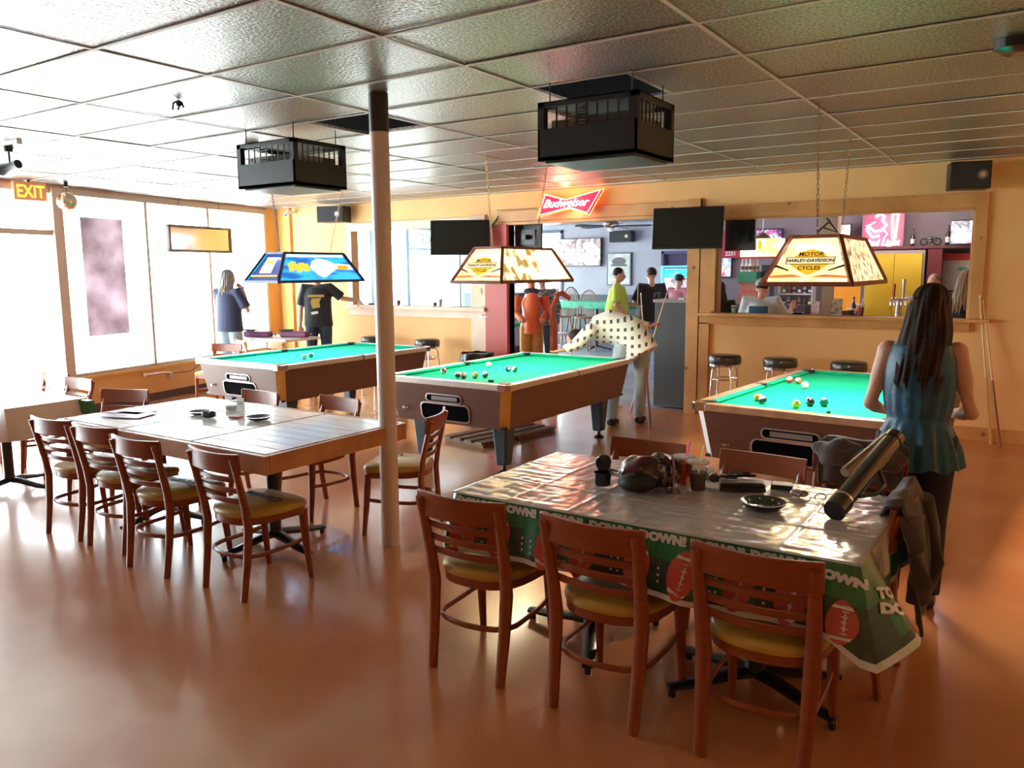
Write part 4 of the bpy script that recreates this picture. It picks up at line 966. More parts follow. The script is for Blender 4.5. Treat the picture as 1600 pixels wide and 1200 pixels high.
windsor('dark spindle-back bar stool behind the green table', -6.1, 13.45, 5, WD, .74, .60)
t = thing('high_table', 'tall table with bright green cover in the far room', 'table', (-5.45, 13.15, 0))
TG = mat('teal_green_cover', (.02,.30,.16), .5, c2=(.05,.42,.25), scale=12)
MB().box(-1.0,-.35,1.0,.9,.35,1.04).obj('tabletop', WD, t); MB().box(-1.02,-.37,.90,.92,.37,1.052).obj('cover', TG, t, bevel=.01)
pedestal(t, 0, 0, 1.0, (0,90,180,270))
t = thing('high_table', 'tall table with dark green cover at the left of the cowboy figure', 'table', (-5.0, 8.75, 0))
MB().box(-.5,-.3,.82,.45,.3,.86).obj('tabletop', WD, t); MB().box(-.52,-.32,.80,.47,.32,.865).obj('cover', TG, t, bevel=.01); pedestal(t, 0, 0, .82, (0,90,180,270), 0, WHITEM)
t = thing('dark_machine', 'dark boxy machine with pale splash print left of the cowboy figure', 'machine', (-5.35, 9.75, 0))
MB().box(-.55,-.25,0,.30,.25,1.32).obj('body', mat('plum_black', (.07,.06,.08), .5), t, bevel=.01)
MB().prism([(0,0),(.18,.05),(.30,.02),(.22,-.10),(.10,-.22),(.05,-.12)], 0, .003).obj('splash', mat('pale_splash', (.5,.5,.52), .5), t, loc=(-.45,-.253,1.22), rot=(PI/2,0,0))
t = thing('floor_box', 'dark case lettered SEL under the small green table', 'case', (-4.45, 8.1, 0))
MB().box(-.28,-.2,0,.22,.2,.55).obj('body', mat('dark_plum', (.05,.03,.05), .5), t, bevel=.01); text('case_lettering', 'SEL', .14, mat('pink_letters', (.6,.35,.4), .5), t, frame((-.02,-.203,.42), (1,0,0), (0,0,1)), bold=.003)
# ceiling fan
t = thing('ceiling_fan', 'dark ceiling fan with bronze hub in the far room', 'fan', (-4.0, 10.9, 0))
MB().tube([(0,0,H),(0,0,2.55)], .015, 8).obj('downrod', IRON, t); MB().lathe([(.05,2.44),(.12,2.46),(.14,2.50),(.13,2.54),(.05,2.57)], 20).obj('motor', mat('bronze_hub', (.2,.14,.12), .35, metal=.6), t, smooth=True)
MB().lathe([(0,2.37),(.05,2.39),(.06,2.44)], 14).obj('light_kit', PLASTW, t, smooth=True)
for k in range(5):
    a = 2*PI*k/5+.35; m = MB(); m.T = Matrix.Rotation(a, 4, 'Z') @ Matrix.Translation((0,0,2.475)) @ Matrix.Rotation(.2, 4, 'X')
    m.prism([(.13,-.02),(.22,-.06),(.66,-.075),(.72,-.03),(.72,.03),(.66,.075),(.22,.06),(.13,.02)], -.004, .004); m.obj('blade', mat('fan_blade', (.06,.05,.06), .4), t)
# framed beer mirror, jukebox
t = thing('wall_mirror', 'framed mirror with black oval emblem on the far wall', 'mirror', (-5.32, 13.97, 1.72))
MB().box(-.29,-.02,-.36,.29,.02,.36).obj('frame', mat('dark_frame', (.05,.05,.06), .4), t); MB().box(-.26,-.024,-.33,.26,-.0205,.33).obj('glass', mat('pale_print', (.5,.52,.5), .3, c2=(.25,.27,.24), scale=5), t)
m = MB(); m.T = Matrix.Rotation(PI/2, 4, 'X'); m.prism([(.17*math.cos(a), .09*math.sin(a)+.17) for a in [2*PI*k/20 for k in range(20)]], .025, .027); m.prism([(-.19,.06),(.19,.06),(.19,.11),(-.19,.11)], .025, .026); m.obj('emblem', BLACK, t)
NB = mat('neon_blue', (.02,.25,1), .4, emit=6); CY = mat('cyan_screen', (.0,.65,.8), .4, emit=1.6)
t = thing('jukebox', 'jukebox with glowing blue border in the far room', 'jukebox', (-3.30, 12.4, 0))
MB().box(-.30,-.12,0,.30,.25,1.78).obj('cabinet', mat('jukebox_black', (.03,.03,.05), .35), t, bevel=.01)
MB().box(-.25,-.125,.80,.25,-.121,1.72).obj('screen', screen_mat('juke_screen', [(.02,.05,.2),(.6,.5,.6),(.9,.85,.9),(.8,.1,.15)], .9, 5), t)
MB().box(-.25,-.13,1.56,.25,-.126,1.71).obj('header_screen', CY, t)
MB().prism([(-.17,0),(.17,0),(.13,.03),(.05,.035),(.04,.08),(-.04,.08),(-.05,.035),(-.13,.03)], 0, .003).obj('header_mark', mat('cyan_bright', (.1,1,1), .4, emit=2), t, loc=(0,-.131,1.59), rot=(PI/2,0,0))
MB().tube([(-.29,-.13,.5),(-.29,-.13,1.76),(.29,-.13,1.76),(.29,-.13,.5)], .030, 6).obj('neon_border', NB, t)
# wooden post column in the bar room and menu signs
t = thing('wooden_post', 'beige square post inside the bar room behind the right lamp', 'post', (.22, 8.6, 0)); MB().box(-.10,-.10,1.9,.10,.10,H).box(-.06,-.06,0,.06,.06,1.9).obj('shaft', mat('beige_post', (.45,.36,.26), .6), t)
# carved cowboy and horse post
ORJ = mat('orange_painted_wood', (.85,.16,.06), .5, c2=(.8,.25,.1), scale=6); TAN = mat('mustard_trousers', (.55,.30,.06), .6, c2=(.62,.36,.1), scale=8)
t = thing('cowboy_statue', 'life-size carved cowboy figure in orange jacket standing by the doorway', 'statue', (-3.86, 8.0, 0), D(40))
MB().tube([(.08,0,.86),(.09,.0,.45),(.09,.0,.05)], [.10,.085,.08], 12).tube([(-.08,0,.86),(-.09,.03,.45),(-.09,.03,.05)], [.10,.085,.08], 12).ball((0,0,.88), (.17,.12,.13)).obj('trousers', TAN, t, smooth=True)
MB().tube([(0,0,.78),(0,-.01,1.0),(0,0,1.22),(0,.0,1.38)], [.19,.18,.20,.11], 16, flat=(1,.72)).tube([(-.19,0,1.32),(-.25,-.02,1.08),(-.16,-.20,.98)], [.075,.065,.05], 10).tube([(.19,0,1.32),(.25,-.02,1.08),(.14,-.20,.98)], [.075,.065,.05], 10).obj('jacket', ORJ, t, smooth=True)
MB().tube([(0,0,1.36),(0,0,1.50)], .06, 10).ball((0,-.01,1.60), (.09,.105,.12)).ball((-.15,-.23,.98), .045, 8, 6).ball((.13,-.23,.98), .045, 8, 6).obj('head_and_hands', mat('painted_face', (.66,.28,.14), .5), t, smooth=True)
MB().lathe([(.20,1.665),(.21,1.68),(.10,1.69),(.09,1.80),(.05,1.82),(0,1.81)], 20).obj('hat', mat('brown_hat', (.12,.06,.04), .6), t, smooth=True)
MB().lathe([(.10,1.36),(.13,1.40),(.09,1.44)], 16).obj('neckerchief', mat('dark_scarf', (.06,.05,.12), .6), t, smooth=True)
for sx in (-1,1): MB().ball((sx*.09,-.05,.05), (.06,.14,.06)).obj('boot', mat('statue_boot', (.08,.04,.03), .5), t, smooth=True)
t = thing('horse_post', 'reddish carved wooden post with horse head and heart beside the cowboy figure', 'statue', (-3.50, 8.05, 0), D(35))
RW = mat('red_brown_carving', (.42,.09,.05), .45, c2=(.5,.14,.07), scale=5)
MB().tube([(0,0,0),(0,0,.5),(0,.0,.95)], [.11,.10,.09], 12, flat=(1.1,.6)).tube([(-.02,0,.9),(-.02,0,1.15),(.05,0,1.32)], [.09,.08,.06], 10, flat=(1,.6)).obj('body', RW, t, smooth=True)
MB().tube([(.02,0,1.33),(.12,0,1.37),(.24,0,1.28)], [.06,.065,.045], 10, flat=(1,.7)).tube([(.06,-.02,1.38),(.05,-.03,1.47)], [.02,.006], 6).tube([(.06,.03,1.38),(.05,.04,1.47)], [.02,.006], 6).obj('horse_head', mat('orange_carving', (.55,.14,.06), .45), t, smooth=True)
m = MB(); m.T = Matrix.Translation((0,-.075,.70)) @ Matrix.Rotation(PI/2, 4, 'X'); m.tube([(.055*math.sin(q)**3, .05*(math.cos(q)-.4*math.cos(2*q)), 0) for q in [2*PI*k/24 for k in range(24)]], .006, 5, closed=True); m.obj('heart', mat('pink_heart', (.75,.4,.35), .5), t)
# ================================================================== BAR
t = thing('bar_counter', 'long wooden bar counter seen through the bar window', 'counter', (.6, 9.2, 0))
WC = mat('bar_wood', (.30,.10,.04), .3, c2=(.4,.15,.06), scale=5, coat=.4)
MB().box(-2.0,-.28,1.02,2.0,.28,1.07).obj('worktop', WC, t, bevel=.01); MB().box(-1.95,-.18,0,1.95,.22,1.02).obj('front', mat('bar_front', (.16,.05,.04), .5), t)
MB().tube([(-2.0,-.30,1.06),(2.0,-.30,1.06)], .03, 8).obj('arm_rail', WC, t, smooth=True)
t = thing('yellow_cabinet', 'tall yellow two-door cabinet on the bar back wall', 'cabinet', (.72, 10.95, 0))
YE = mat('yellow_paint', (.70,.48,.03), .5, c2=(.76,.55,.05), scale=3)
MB().box(-.42,-.38,0,.36,.04,1.95).obj('body', mat('grey_edge', (.35,.32,.33), .5), t)
MB().box(-.41,-.40,.08,-.033,-.382,1.90).obj('door', YE, t, bevel=.003); MB().box(-.027,-.40,.08,.33,-.382,1.90).obj('door', YE, t, bevel=.003); MB().box(-.06,-.41,1.1,-.05,-.40,1.2).obj('handle', CHROME, t)
t = thing('high_shelf', 'long dark shelf under the neon sign on the bar back wall', 'shelf', (.9, 10.85, 1.97)); MB().box(-.95,-.22,0,1.1,.14,.04).obj('shelf_board', mat('shelf_plum', (.14,.05,.06), .5), t)
for x in (-.8, 0, .95): MB().box(x,-.1,-.14,x+.03,.12,0).obj('bracket', IRON, t)
t = thing('maroon_post', 'maroon upright beside the yellow cabinet', 'post', (1.20, 10.70, 0)); MB().box(-.09,-.1,0,.09,.1,1.96).obj('shaft', mat('maroon', (.18,.03,.04), .5), t)
# bottle-shaped neon
NP = mat('neon_pink', (1,.25,.32), .4, emit=3); NWH = mat('neon_white', (1,.85,.88), .4, emit=4)
t = thing('neon_sign', 'pink and white neon sign with baseball player shape and bottle over yellow cabinet', 'sign', (.50, 10.74, 2.27))
MB().box(-.30,.02,-.26,.26,.04,.24).obj('backing', mat('neon_backing', (.30,.10,.17), .5, emit=.22, ecol=(.5,.12,.22)), t)
MB().tube([(-.12,0,.17),(-.06,0,.22),(0,0,.17),(-.03,0,.12),(.03,0,.05),(-.02,0,-.02),(-.12,0,-.04),(-.20,0,.03),(-.24,0,.0),(-.16,0,-.12),(-.06,0,-.10)], .017, 8).obj('neon_figure', NWH, t)
MB().tube([(-.12,0,.10),(-.20,0,.06),(-.25,0,.04)], .012, 6).tube([(-.02,0,.0),(.05,0,-.08),(.0,0,-.14)], .012, 6).obj('neon_limbs', NP, t)
MB().tube([(.12,0,-.15),(.10,0,.20),(.18,0,.20),(.17,0,.08),(.155,0,-.15)], .014, 8, closed=True).obj('neon_glass', mat('neon_peach', (1,.8,.55), .4, emit=5), t)
NWH2 = mat('neon_script_white', (.9,.9,1), .4, emit=3)
text('neon_script', 'Bud Light', .12, NWH2, t, frame((-.02,-.01,-.205), (1,0,0), (0,0,1)), bold=.005, shear=.2, depth=.005)
point((.5, 10.4, 2.3), 6, (1,.5,.6), .1, 'neon_glow')
# small hanging lamp, red sign, model motorcycle, bottles
t = thing('bar_light', 'small boxy backlit lamp with beer artwork hanging over the bar', 'lamp', (-.69, 8.8, 0))
MB().box(-.26,-.12,1.86,.26,.12,2.10).obj('shade', lamp_panel_mat('bar_lamp_print', (.9,.55,.15), (1,.95,.8), 1.8, 5), t); MB().box(-.27,-.13,1.84,.27,.13,1.862).obj('bottom_rim', mat('red_rim', (.45,.02,.05), .4, emit=.3), t); MB().lathe([(.12,2.10),(.05,2.17),(.01,2.19)], 14).obj('cap', mat('bronze_hub2', (.2,.12,.08), .4), t); MB().tube([(0,0,2.19),(0,0,H)], .006, 5).obj('cord', PLASTW, t)
m = MB(); m.ball((0,-.122,2.02), (.03,.003,.06), 10, 6); m.prism([(-.15,1.93),(.15,1.93),(.15,1.94),(-.15,1.94)], -.1, -.1+.001) if False else None; m.obj('emblem', LGOLD, t)
t = thing('red_sign', 'dark red sign with rounded border partly behind the dark television', 'sign', (-1.82, 10.93, 2.10))
m = MB(); m.T = Matrix.Rotation(PI/2, 4, 'X'); m.prism(rrect(-.30,-.22,.20,.22,.04), 0, .03); m.obj('board', mat('sign_maroon', (.30,.01,.05), .4, emit=.3), t); text('sign_letters', '2231', .09, PLASTW, t, frame((0,-.032,-.15), (1,0,0), (0,0,1)), bold=.003)
t = thing('beer_poster', 'blue and red backlit poster at the left end of the bar wall', 'poster', (-1.93, 10.95, 1.76)); MB().box(-.13,-.02,-.20,.13,.02,.20).obj('frame', BLACK, t); MB().box(-.11,-.024,-.18,.11,-.0205,.18).obj('print', screen_mat('poster_print', [(.1,.2,.6),(.4,.6,.9),(.9,.9,1),(.8,.1,.15)], .9, 6), t)
t = thing('wall_poster', 'red and white poster at the right end of the bar', 'poster', (1.50, 10.93, 1.68)); MB().box(-.24,-.01,-.30,.24,.02,.22).obj('sheet', mat('poster_paper', (.66,.62,.58), .6, c2=(.5,.55,.52), scale=8), t); MB().box(-.24,-.014,.12,.24,-.0105,.22).obj('red_band', mat('poster_red', (.7,.06,.05), .5), t)
MB().ball((.02,-.015,.0), (.07,.004,.03), 10, 6).obj('green_print', mat('poster_green', (.1,.4,.4), .5), t)
t = thing('model_motorcycle', 'small black model motorcycle on the high shelf', 'model', (1.12, 10.73, 2.01))
for x in (-.085,.085): MB().tube([(x,0+.035*0,0)]*1+[(x,0,0)], .01, 4) if False else MB().tube([(x+.045*math.cos(q),0,.055+.045*math.sin(q)) for q in [2*PI*k/14 for k in range(14)]], .011, 6, closed=True).obj('wheel', BLACK, t)
MB().tube([(-.085,0,.055),(-.02,0,.08),(.04,0,.09),(.085,0,.055)], .012, 6).ball((0,0,.10), (.04,.02,.025)).ball((0,0,.06), (.03,.02,.025)).tube([(.085,0,.055),(.05,0,.14)], .008, 6).obj('frame', mat('gunmetal', (.12,.12,.13), .3, metal=.7), t, smooth=True)
MB().tube([(.05,-.04,.15),(.05,.04,.15)], .006, 6).obj('handlebar', CHROME, t)
def bottle(label, x, y, z, c, h=.24, r=.034, grp='bottles and glasses behind the bar', gl=.12):
    o = MB().lathe([(r*.9,0),(r,.01),(r,h*.55),(r*.4,h*.72),(r*.36,h*.97),(r*.42,h)], 14).obj('bottle', mat('bottle_glass', c, gl, coat=.4), smooth=True, loc=(x,y,z)); tag(o, label, 'bottle', grp)
    MB().lathe([(r*1.02,h*.15),(r*1.02,h*.42)], 14).obj('label_band', PLASTW if c[0] < .3 else LDK, o, smooth=True); return o
bottle('dark bottle standing right of the model motorcycle on the high shelf', 1.33, 10.78, 2.01, (.02,.015,.01), .28)
bottle('black bottle left of the model motorcycle on the high shelf', .88, 10.80, 2.01, (.02,.02,.02), .24, .028)
bottle('blue bottle on the counter right of the orange popcorn box', .44, 9.1, 1.07, (.02,.06,.3), .26)
t = thing('popcorn_box', 'orange lit box with grey top on the back bar', 'machine', (.17, 9.82, 0)); MB().box(-.19,-.16,1.12,.19,.16,1.50).obj('glow_box', mat('orange_glow', (.75,.28,.03), .5, emit=.45), t); MB().box(-.24,-.2,1.50,.24,.2,1.54).obj('top', WHITEM, t); MB().box(-.23,-.2,0,.23,.2,1.12).obj('base', mat('maroon_base', (.15,.03,.04), .5), t)
for i in range(6): bottle('small bottle in the row on top of the orange box, '+('dark','green','amber','clear','brown','red')[i]+' one', .0+i*.065, 9.82, 1.54, ((.03,.03,.04),(.03,.2,.08),(.4,.18,.03),(.5,.5,.5),(.15,.06,.03),(.4,.04,.04))[i], .14, .022)
# bottle shelf unit
t = thing('bottle_shelf', 'pale open shelf unit left of the orange box behind the bar', 'shelf', (-.72, 10.82, 0))
for z in (1.12,1.30,1.50): MB().box(-.26,-.12,z,.26,.12,z+.015).obj('shelf_board', WHITEM, t)
for x in (-.26,.25): MB().box(x,-.12,0,x+.012,.12,1.52).obj('upright', WHITEM, t)
cols = ((.05,.1,.3,'blue'),(.6,.6,.6,'silver'),(.1,.1,.12,'black'),(.5,.5,.45,'pale'),(.3,.12,.04,'brown'),(.2,.3,.2,'green'))
for i in range(6):
    bottle(cols[i][3]+' container on the lower board of the pale shelf unit', -.92+i*.08, 10.82, 1.135, cols[i][:3], .13, .026)
    bottle(cols[5-i][3]+' container on the middle board of the pale shelf unit', -.92+i*.08, 10.82, 1.315, cols[5-i][:3], .15, .026)
# cash stand
t = thing('green_cooler', 'small green box with bottles on top behind the man in the cap', 'box', (-1.33, 10.4, 0)); MB().box(-.16,-.14,1.50,.14,.14,1.66).obj('box', mat('green_box', (.03,.22,.12), .5), t); MB().box(-.3,-.2,0,.9,.2,1.15).obj('base', mat('dark_back_bar', (.06,.03,.04), .5), t); MB().box(-.15,-.1,1.15,.13,.1,1.5).obj('stand', mat('cluttered_stand', (.3,.25,.15), .5, c2=(.6,.1,.1), scale=18, fac=(.45,.55)), t)
for i in range(5): bottle(('silver','clear','white','amber','grey')[i]+' bottle on the small green box', -1.46+i*.06, 10.4, 1.66, ((.6,.6,.62),(.7,.7,.7),(.85,.85,.85),(.5,.25,.05),(.3,.3,.3))[i], .20, .024)
t = thing('dark_monitor', 'black monitor on the back bar right of the green box', 'monitor', (-1.0, 10.42, 0)); MB().box(-.16,-.03,1.52,.16,.03,1.76).obj('screen', BLACK, t, bevel=.01); MB().box(-.03,0,1.15,.03,.03,1.55).obj('stand', BLACK, t)
# beer taps
t = thing('beer_taps', 'steel beer tap tower with a red handle and a clear handle', 'taps', (.98, 9.1, 0))
MB().box(-.10,-.05,1.07,.12,.05,1.09).lathe([(.04,1.08),(.035,1.30),(.04,1.32)], 14).tube([(-.09,-.02,1.30),(.11,-.02,1.30)], .022, 10).obj('tower', CHROME, t, smooth=True)
for i, x in enumerate((-.08,-.04,.0,.04,.09)): MB().lathe([(.014,0),(.016,.05),(.012,.06)], 10, (x,-.06,1.22)).obj('faucet', CHROME, t, smooth=True)
MB().tube([(-.06,-.02,1.32),(-.06,-.02,1.50)], [.012,.018], 8).obj('red_handle', mat('red_handle', (.7,.06,.03), .35), t, smooth=True); MB().tube([(.05,-.02,1.32),(.05,-.02,1.56)], [.012,.022], 8).obj('clear_handle', mat('silver_handle', (.6,.6,.58), .25, metal=.5), t, smooth=True)
# things on the bar-window ledge
SZ = 1.2
t = thing('menu_holder', 'clear stand with red and cream menu card on the bar window ledge', 'menu', (.66, 7.0, SZ)); MB().box(-.055,-.01,0,.055,.01,.17).obj('card', mat('menu_card', (.6,.2,.12), .4, c2=(.8,.65,.5), scale=22, fac=(.45,.5)), t); MB().box(-.06,-.014,0,.06,-.0105,.18).obj('clear_front', CUPGL, t); MB().box(-.05,-.03,0,.05,.03,.005).obj('foot', PLASTW, t)
t = thing('menu_holder', 'smaller pinkish menu card standing further left on the bar window ledge', 'menu', (.42, 7.08, SZ)); MB().box(-.045,-.008,0,.045,.008,.14).obj('card', mat('menu_card2', (.55,.3,.28), .4, c2=(.7,.5,.45), scale=22), t); MB().box(-.04,-.025,0,.04,.025,.005).obj('foot', PLASTW, t)
def cup(name, label, x, y, z, h, r, liq, strawc, lz=.75):
    t = thing(name, label, 'cup', (x, y, z))
    MB().lathe([(r*.72,0),(r,h),(r*1.06,h+.003),(r*1.02,h-.003)], 20).obj('cup_wall', CUPGL, t, smooth=True); MB().lathe([(r*1.05,h-.006),(r*1.08,h),(r*1.05,h+.004)], 20).obj('rim', mat('cup_rim', (.8,.8,.8), .2), t, smooth=True)
    MB().lathe([(r*.69,.004),(r*(.70+.27*lz),h*lz),(0,h*lz)], 20).obj('drink', liq, t, smooth=True)
    if strawc: MB().tube([(-r*.2,0,.02),(r*.6*strawc[3],.0,h+.07)], .0035, 6).obj('straw', mat('straw_colour', strawc[:3], .4, emit=.1), t, smooth=True)
    return t
AMB = mat('orange_drink', (.55,.10,.01), .1, coat=.5, trans=.4); COLA = mat('brown_drink', (.10,.05,.03), .1, coat=.5)
cup('plastic_cup', 'plastic cup of pinkish drink with straw on the bar window ledge', .90, 7.0, SZ, .12, .04, mat('pink_drink', (.5,.15,.12), .15), (.9,.5,.6,1))
cup('plastic_cup', 'small dark drink glass on the bar window ledge beside the menu stand', .80, 7.02, SZ, .07, .04, COLA, None)
for i, (x, lb) in enumerate(((-.45,'glass with pale drink under the arm of the man in the cap'),(-4.75,'clear glass at middle of the left window ledge'),(-4.85,'clear short glass beside the taller one on left window ledge'),(-5.55,'reddish glass on the left window ledge next to the column'))):
    cup('glass', lb, x, 6.95, SZ, (.08,.14,.07,.10)[i], .034, (mat('pale_drink', (.6,.6,.62), .2), mat('pale_drink2', (.7,.7,.72), .2), COLA, mat('red_drink', (.5,.08,.1), .2))[i], None)
d = MB().lathe([(.05,0),(.07,.012),(.06,.02),(.0,.012)], 18).obj('ashtray', BLACKG, smooth=True, loc=(.25,7.0,SZ)); tag(d, 'black ashtray on the bar window ledge', 'ashtray')
d = MB().lathe([(.05,0),(.06,.02),(.05,.022),(.0,.01)], 18).obj('ashtray', BLACKG, smooth=True, loc=(-6.1,6.95,SZ)); tag(d, 'black ashtray on the left window ledge by the man in printed shirt', 'ashtray')
t = thing('wall_notice', 'small yellowish notice on the pale post beside the left window', 'notice', (-3.99, 6.83, 1.42)); MB().box(-.055,-.004,-.04,.055,0,.04).obj('paper', mat('old_paper', (.7,.65,.35), .6), t)
t = thing('door_latch', 'small metal hook latch on the pale post', 'latch', (-3.93, 6.82, 1.08)); MB().tube([(0,0,0),(0,-.03,0)], .02, 10).tube([(0,-.03,0),(.06,-.03,-.005),(.10,-.03,-.005)], .006, 6).obj('hook', CHROME, t)
t = thing('wall_cable', 'thin cable stapled along the header from the left television to the neon sign', 'cable', (0,0,0)); MB().tube([(-3.66,6.82,2.50),(-3.3,6.815,2.495),(-2.95,6.815,2.50)], .004, 5).obj('cable', BLACK, t)
# ================================================================== PEOPLE
def remesh(mb, name, m, parent, vox=.012, sm=4, mats=None):
    o = mb.obj(name, m, None)
    r = o.modifiers.new('r', 'REMESH'); r.mode = 'VOXEL'; r.voxel_size = vox; r.use_smooth_shade = True
    s = o.modifiers.new('s', 'SMOOTH'); s.iterations = sm; s.factor = .5
    bpy.context.view_layer.update()
    me = bpy.data.meshes.new_from_object(o.evaluated_get(bpy.context.evaluated_depsgraph_get()))
    bpy.data.objects.remove(o)
    me.name = name; me.materials.clear(); me.materials.append(m)
    q = bpy.data.objects.new(name, me); col.objects.link(q)
    if parent: q.parent = parent
    return q
def hand(b, w, d, side, s=1.0, curl=.35, up=(0,0,1)):
    """palm, four unequal curled fingers and a thumb leaving the palm's side"""
    w, d = Vector(w), Vector(d).normalized(); U = Vector(up); a = d.cross(U)
    if a.length < .1: a = d.cross(Vector((0,1,0)))
    a = a.normalized()*side; n = d.cross(a).normalized()
    b.tube([w, w+d*.045*s, w+d*.095*s], [.026*s,.034*s,.036*s], 8, flat=(1.1,.5), up=tuple(n))
    for k, (o_, L) in enumerate(((-.030,.066),(-.010,.076),(.011,.072),(.031,.056))):
        p = w+d*.088*s+a*o_*s; q = p+(d*L*.5+n*L*curl*.3)*s; r = q+(d*L*.4+n*L*curl*.9)*s
        b.tube([p, q, r], [.0100*s,.0095*s,.008*s], 6)
    p = w+d*.03*s-a*.028*s; b.tube([p, p+(d*.025-a*.028)*s, p+(d*.055-a*.034+n*.012)*s], [.013*s,.011*s,.009*s], 6)
def person(label, loc, rz, J=None, shirt=None, pants=None, hair=HAIRD, hstyle='short', sleeve=.5, s=1.0, belly=1.0, skin=SKIN, shoes=None, vox=.014, wide=1.0, hem=.86, cap=None, hands=True, seated=False, extra=None, bare_legs=False, face=True, name='person'):
    t = thing(name, label, 'person', loc, D(rz))
    K = dict(pelvis=(0,0,.95), waist=(0,0,1.10), chest=(0,.01,1.30), neck=(0,-.01,1.47), head=(0,.03,1.62), lsh=(-.185,0,1.42), rsh=(.185,0,1.42),
        lel=(-.24,-.03,1.13), rel=(.24,-.03,1.13), lwr=(-.25,.08,.89), rwr=(.25,.08,.89), lhd=None, rhd=None,
        lhip=(-.095,0,.93), rhip=(.095,0,.93), lkn=(-.11,.02,.50), rkn=(.11,.02,.50), lan=(-.115,-.02,.085), ran=(.115,-.02,.085), face=(0,1,0))
    if J: K.update(J)
    V = {k: (Vector(v)*s if (v is not None and k != 'face') else v) for k, v in K.items()}
    F = Vector(K['face']).normalized(); Hd = V['head']
    upv = (Hd-V['neck']).normalized(); F = (F-upv*F.dot(upv)*.6).normalized(); Rt = F.cross(Vector((0,0,1))).normalized()
    b = MB()
    b.tube([V['pelvis'], V['waist'], V['chest'], V['neck']-upv*.04*s], [.135*s*wide,.125*s*wide,.15*s*wide,.07*s], 14, flat=(1,.68), up=(0,1,0))
    b.tube([V['lsh'], V['chest'].lerp(V['neck'],.55), V['rsh']], [.055*s,.07*s,.055*s], 10, flat=(1,.8))
    b.tube([V['neck']-upv*.06*s, V['neck'], Hd-upv*.04*s], [.062*s,.053*s,.05*s], 10)
    # head: skull, jaw, brow, nose, lips, ears
    def E(c, r, n=14, m=9):
        r = [x*1.07 for x in r]; q = MB().ball((0,0,0), (r[0]*s, r[1]*s, r[2]*s), n, m); M = Matrix((Rt, F, Rt.cross(F))).transposed().to_4x4(); M.translation = Hd+(Rt*c[0]+F*c[1]+Rt.cross(F)*c[2])*s
        q.v = [tuple(M @ Vector(v)) for v in q.v]; b.add(q.v, q.f)
    E((0,-.012,.018), (.074,.092,.092)); E((0,.030,-.030), (.058,.062,.075)); E((0,.052,-.068), (.034,.034,.028)); E((0,.062,.022), (.055,.026,.018))
    E((0,.096,-.014), (.012,.020,.024), 8, 6); E((0,.086,-.048), (.024,.012,.010), 8, 6)
    for sg in (-1,1): E((sg*.077,-.002,-.005), (.012,.020,.032), 8, 6); E((sg*.034,.055,-.014), (.022,.024,.02), 8, 6)
    for S, sg in (('l',-1),('r',1)):
        b.ball(tuple(V[S+'sh']), .056*s, 10, 8); b.ball(tuple(V[S+'el']), .037*s, 8, 6)
        b.tube([V[S+'sh'], V[S+'sh'].lerp(V[S+'el'],.5), V[S+'el'], V[S+'el'].lerp(V[S+'wr'],.35), V[S+'wr']], [.053*s,.046*s,.037*s,.038*s,.025*s], 10)
        if hands:
            d = V[S+'hd']-V[S+'wr'] if V[S+'hd'] is not None else V[S+'wr']-V[S+'el']
            hand(b, V[S+'wr'], d, sg, s, up=(0,1,0) if abs(d.normalized().z) > .6 else (0,0,1))
        b.tube([V[S+'hip'], V[S+'hip'].lerp(V[S+'kn'],.4), V[S+'kn'], V[S+'kn'].lerp(V[S+'an'],.3), V[S+'an']], [.085*s,.078*s,.054*s,.053*s,.036*s], 10)
        b.tube([V[S+'an']-Vector((0,0,.03*s)), V[S+'an']+Vector((0,.10*s,-.05*s))], [.035*s,.03*s], 8)
    body = remesh(b, 'body', skin, t, vox*.75, 3)
    if face:
        for sg in (-1,1):
            c = Hd+(Rt*sg*.033+F*.076+Rt.cross(F)*.0)*s; MB().ball(tuple(c), .011*s, 8, 6).obj('eye', mat('eye', (.04,.03,.03), .3), t, smooth=True)
        c = Hd+(F*.094+Rt.cross(F)*(-.047))*s; MB().ball(tuple(c), (.020*s,.008*s,.005*s), 8, 5).obj('lips', mat('lips', (.45,.15,.12), .5), t, smooth=True)
    # clothes
    if shirt:
        c = MB(); k = 1.0
        lo = V['pelvis'].lerp(V['waist'], (hem-.95)/.15) if hem < .95 else V['pelvis']
        c.tube([lo, V['pelvis'], V['waist'], V['chest'], V['chest'].lerp(V['neck'],.6), V['neck']-upv*.02*s], [.178*s*wide*belly,.172*s*wide*belly,.165*s*wide*belly,.178*s*wide,.150*s*wide,.066*s], 18, flat=(1,.72*(.5+.5*belly)), up=(0,1,0))
        for S in 'lr':
            a, e, w = V[S+'sh'], V[S+'el'], V[S+'wr']
            if sleeve > 0:
                c.tube([V['chest'].lerp(V['neck'],.55), a, a.lerp(e, min(1, sleeve*1.4)*.6), a.lerp(e, min(1, sleeve*1.4))], [.075*s,.080*s,.074*s,.076*s], 12)
                if sleeve >= 1: c.tube([e, e.lerp(w,.5), w.lerp(e,.05)], [.064*s,.055*s,.046*s], 10)
        remesh(c, 'shirt', shirt, t, vox, 3)
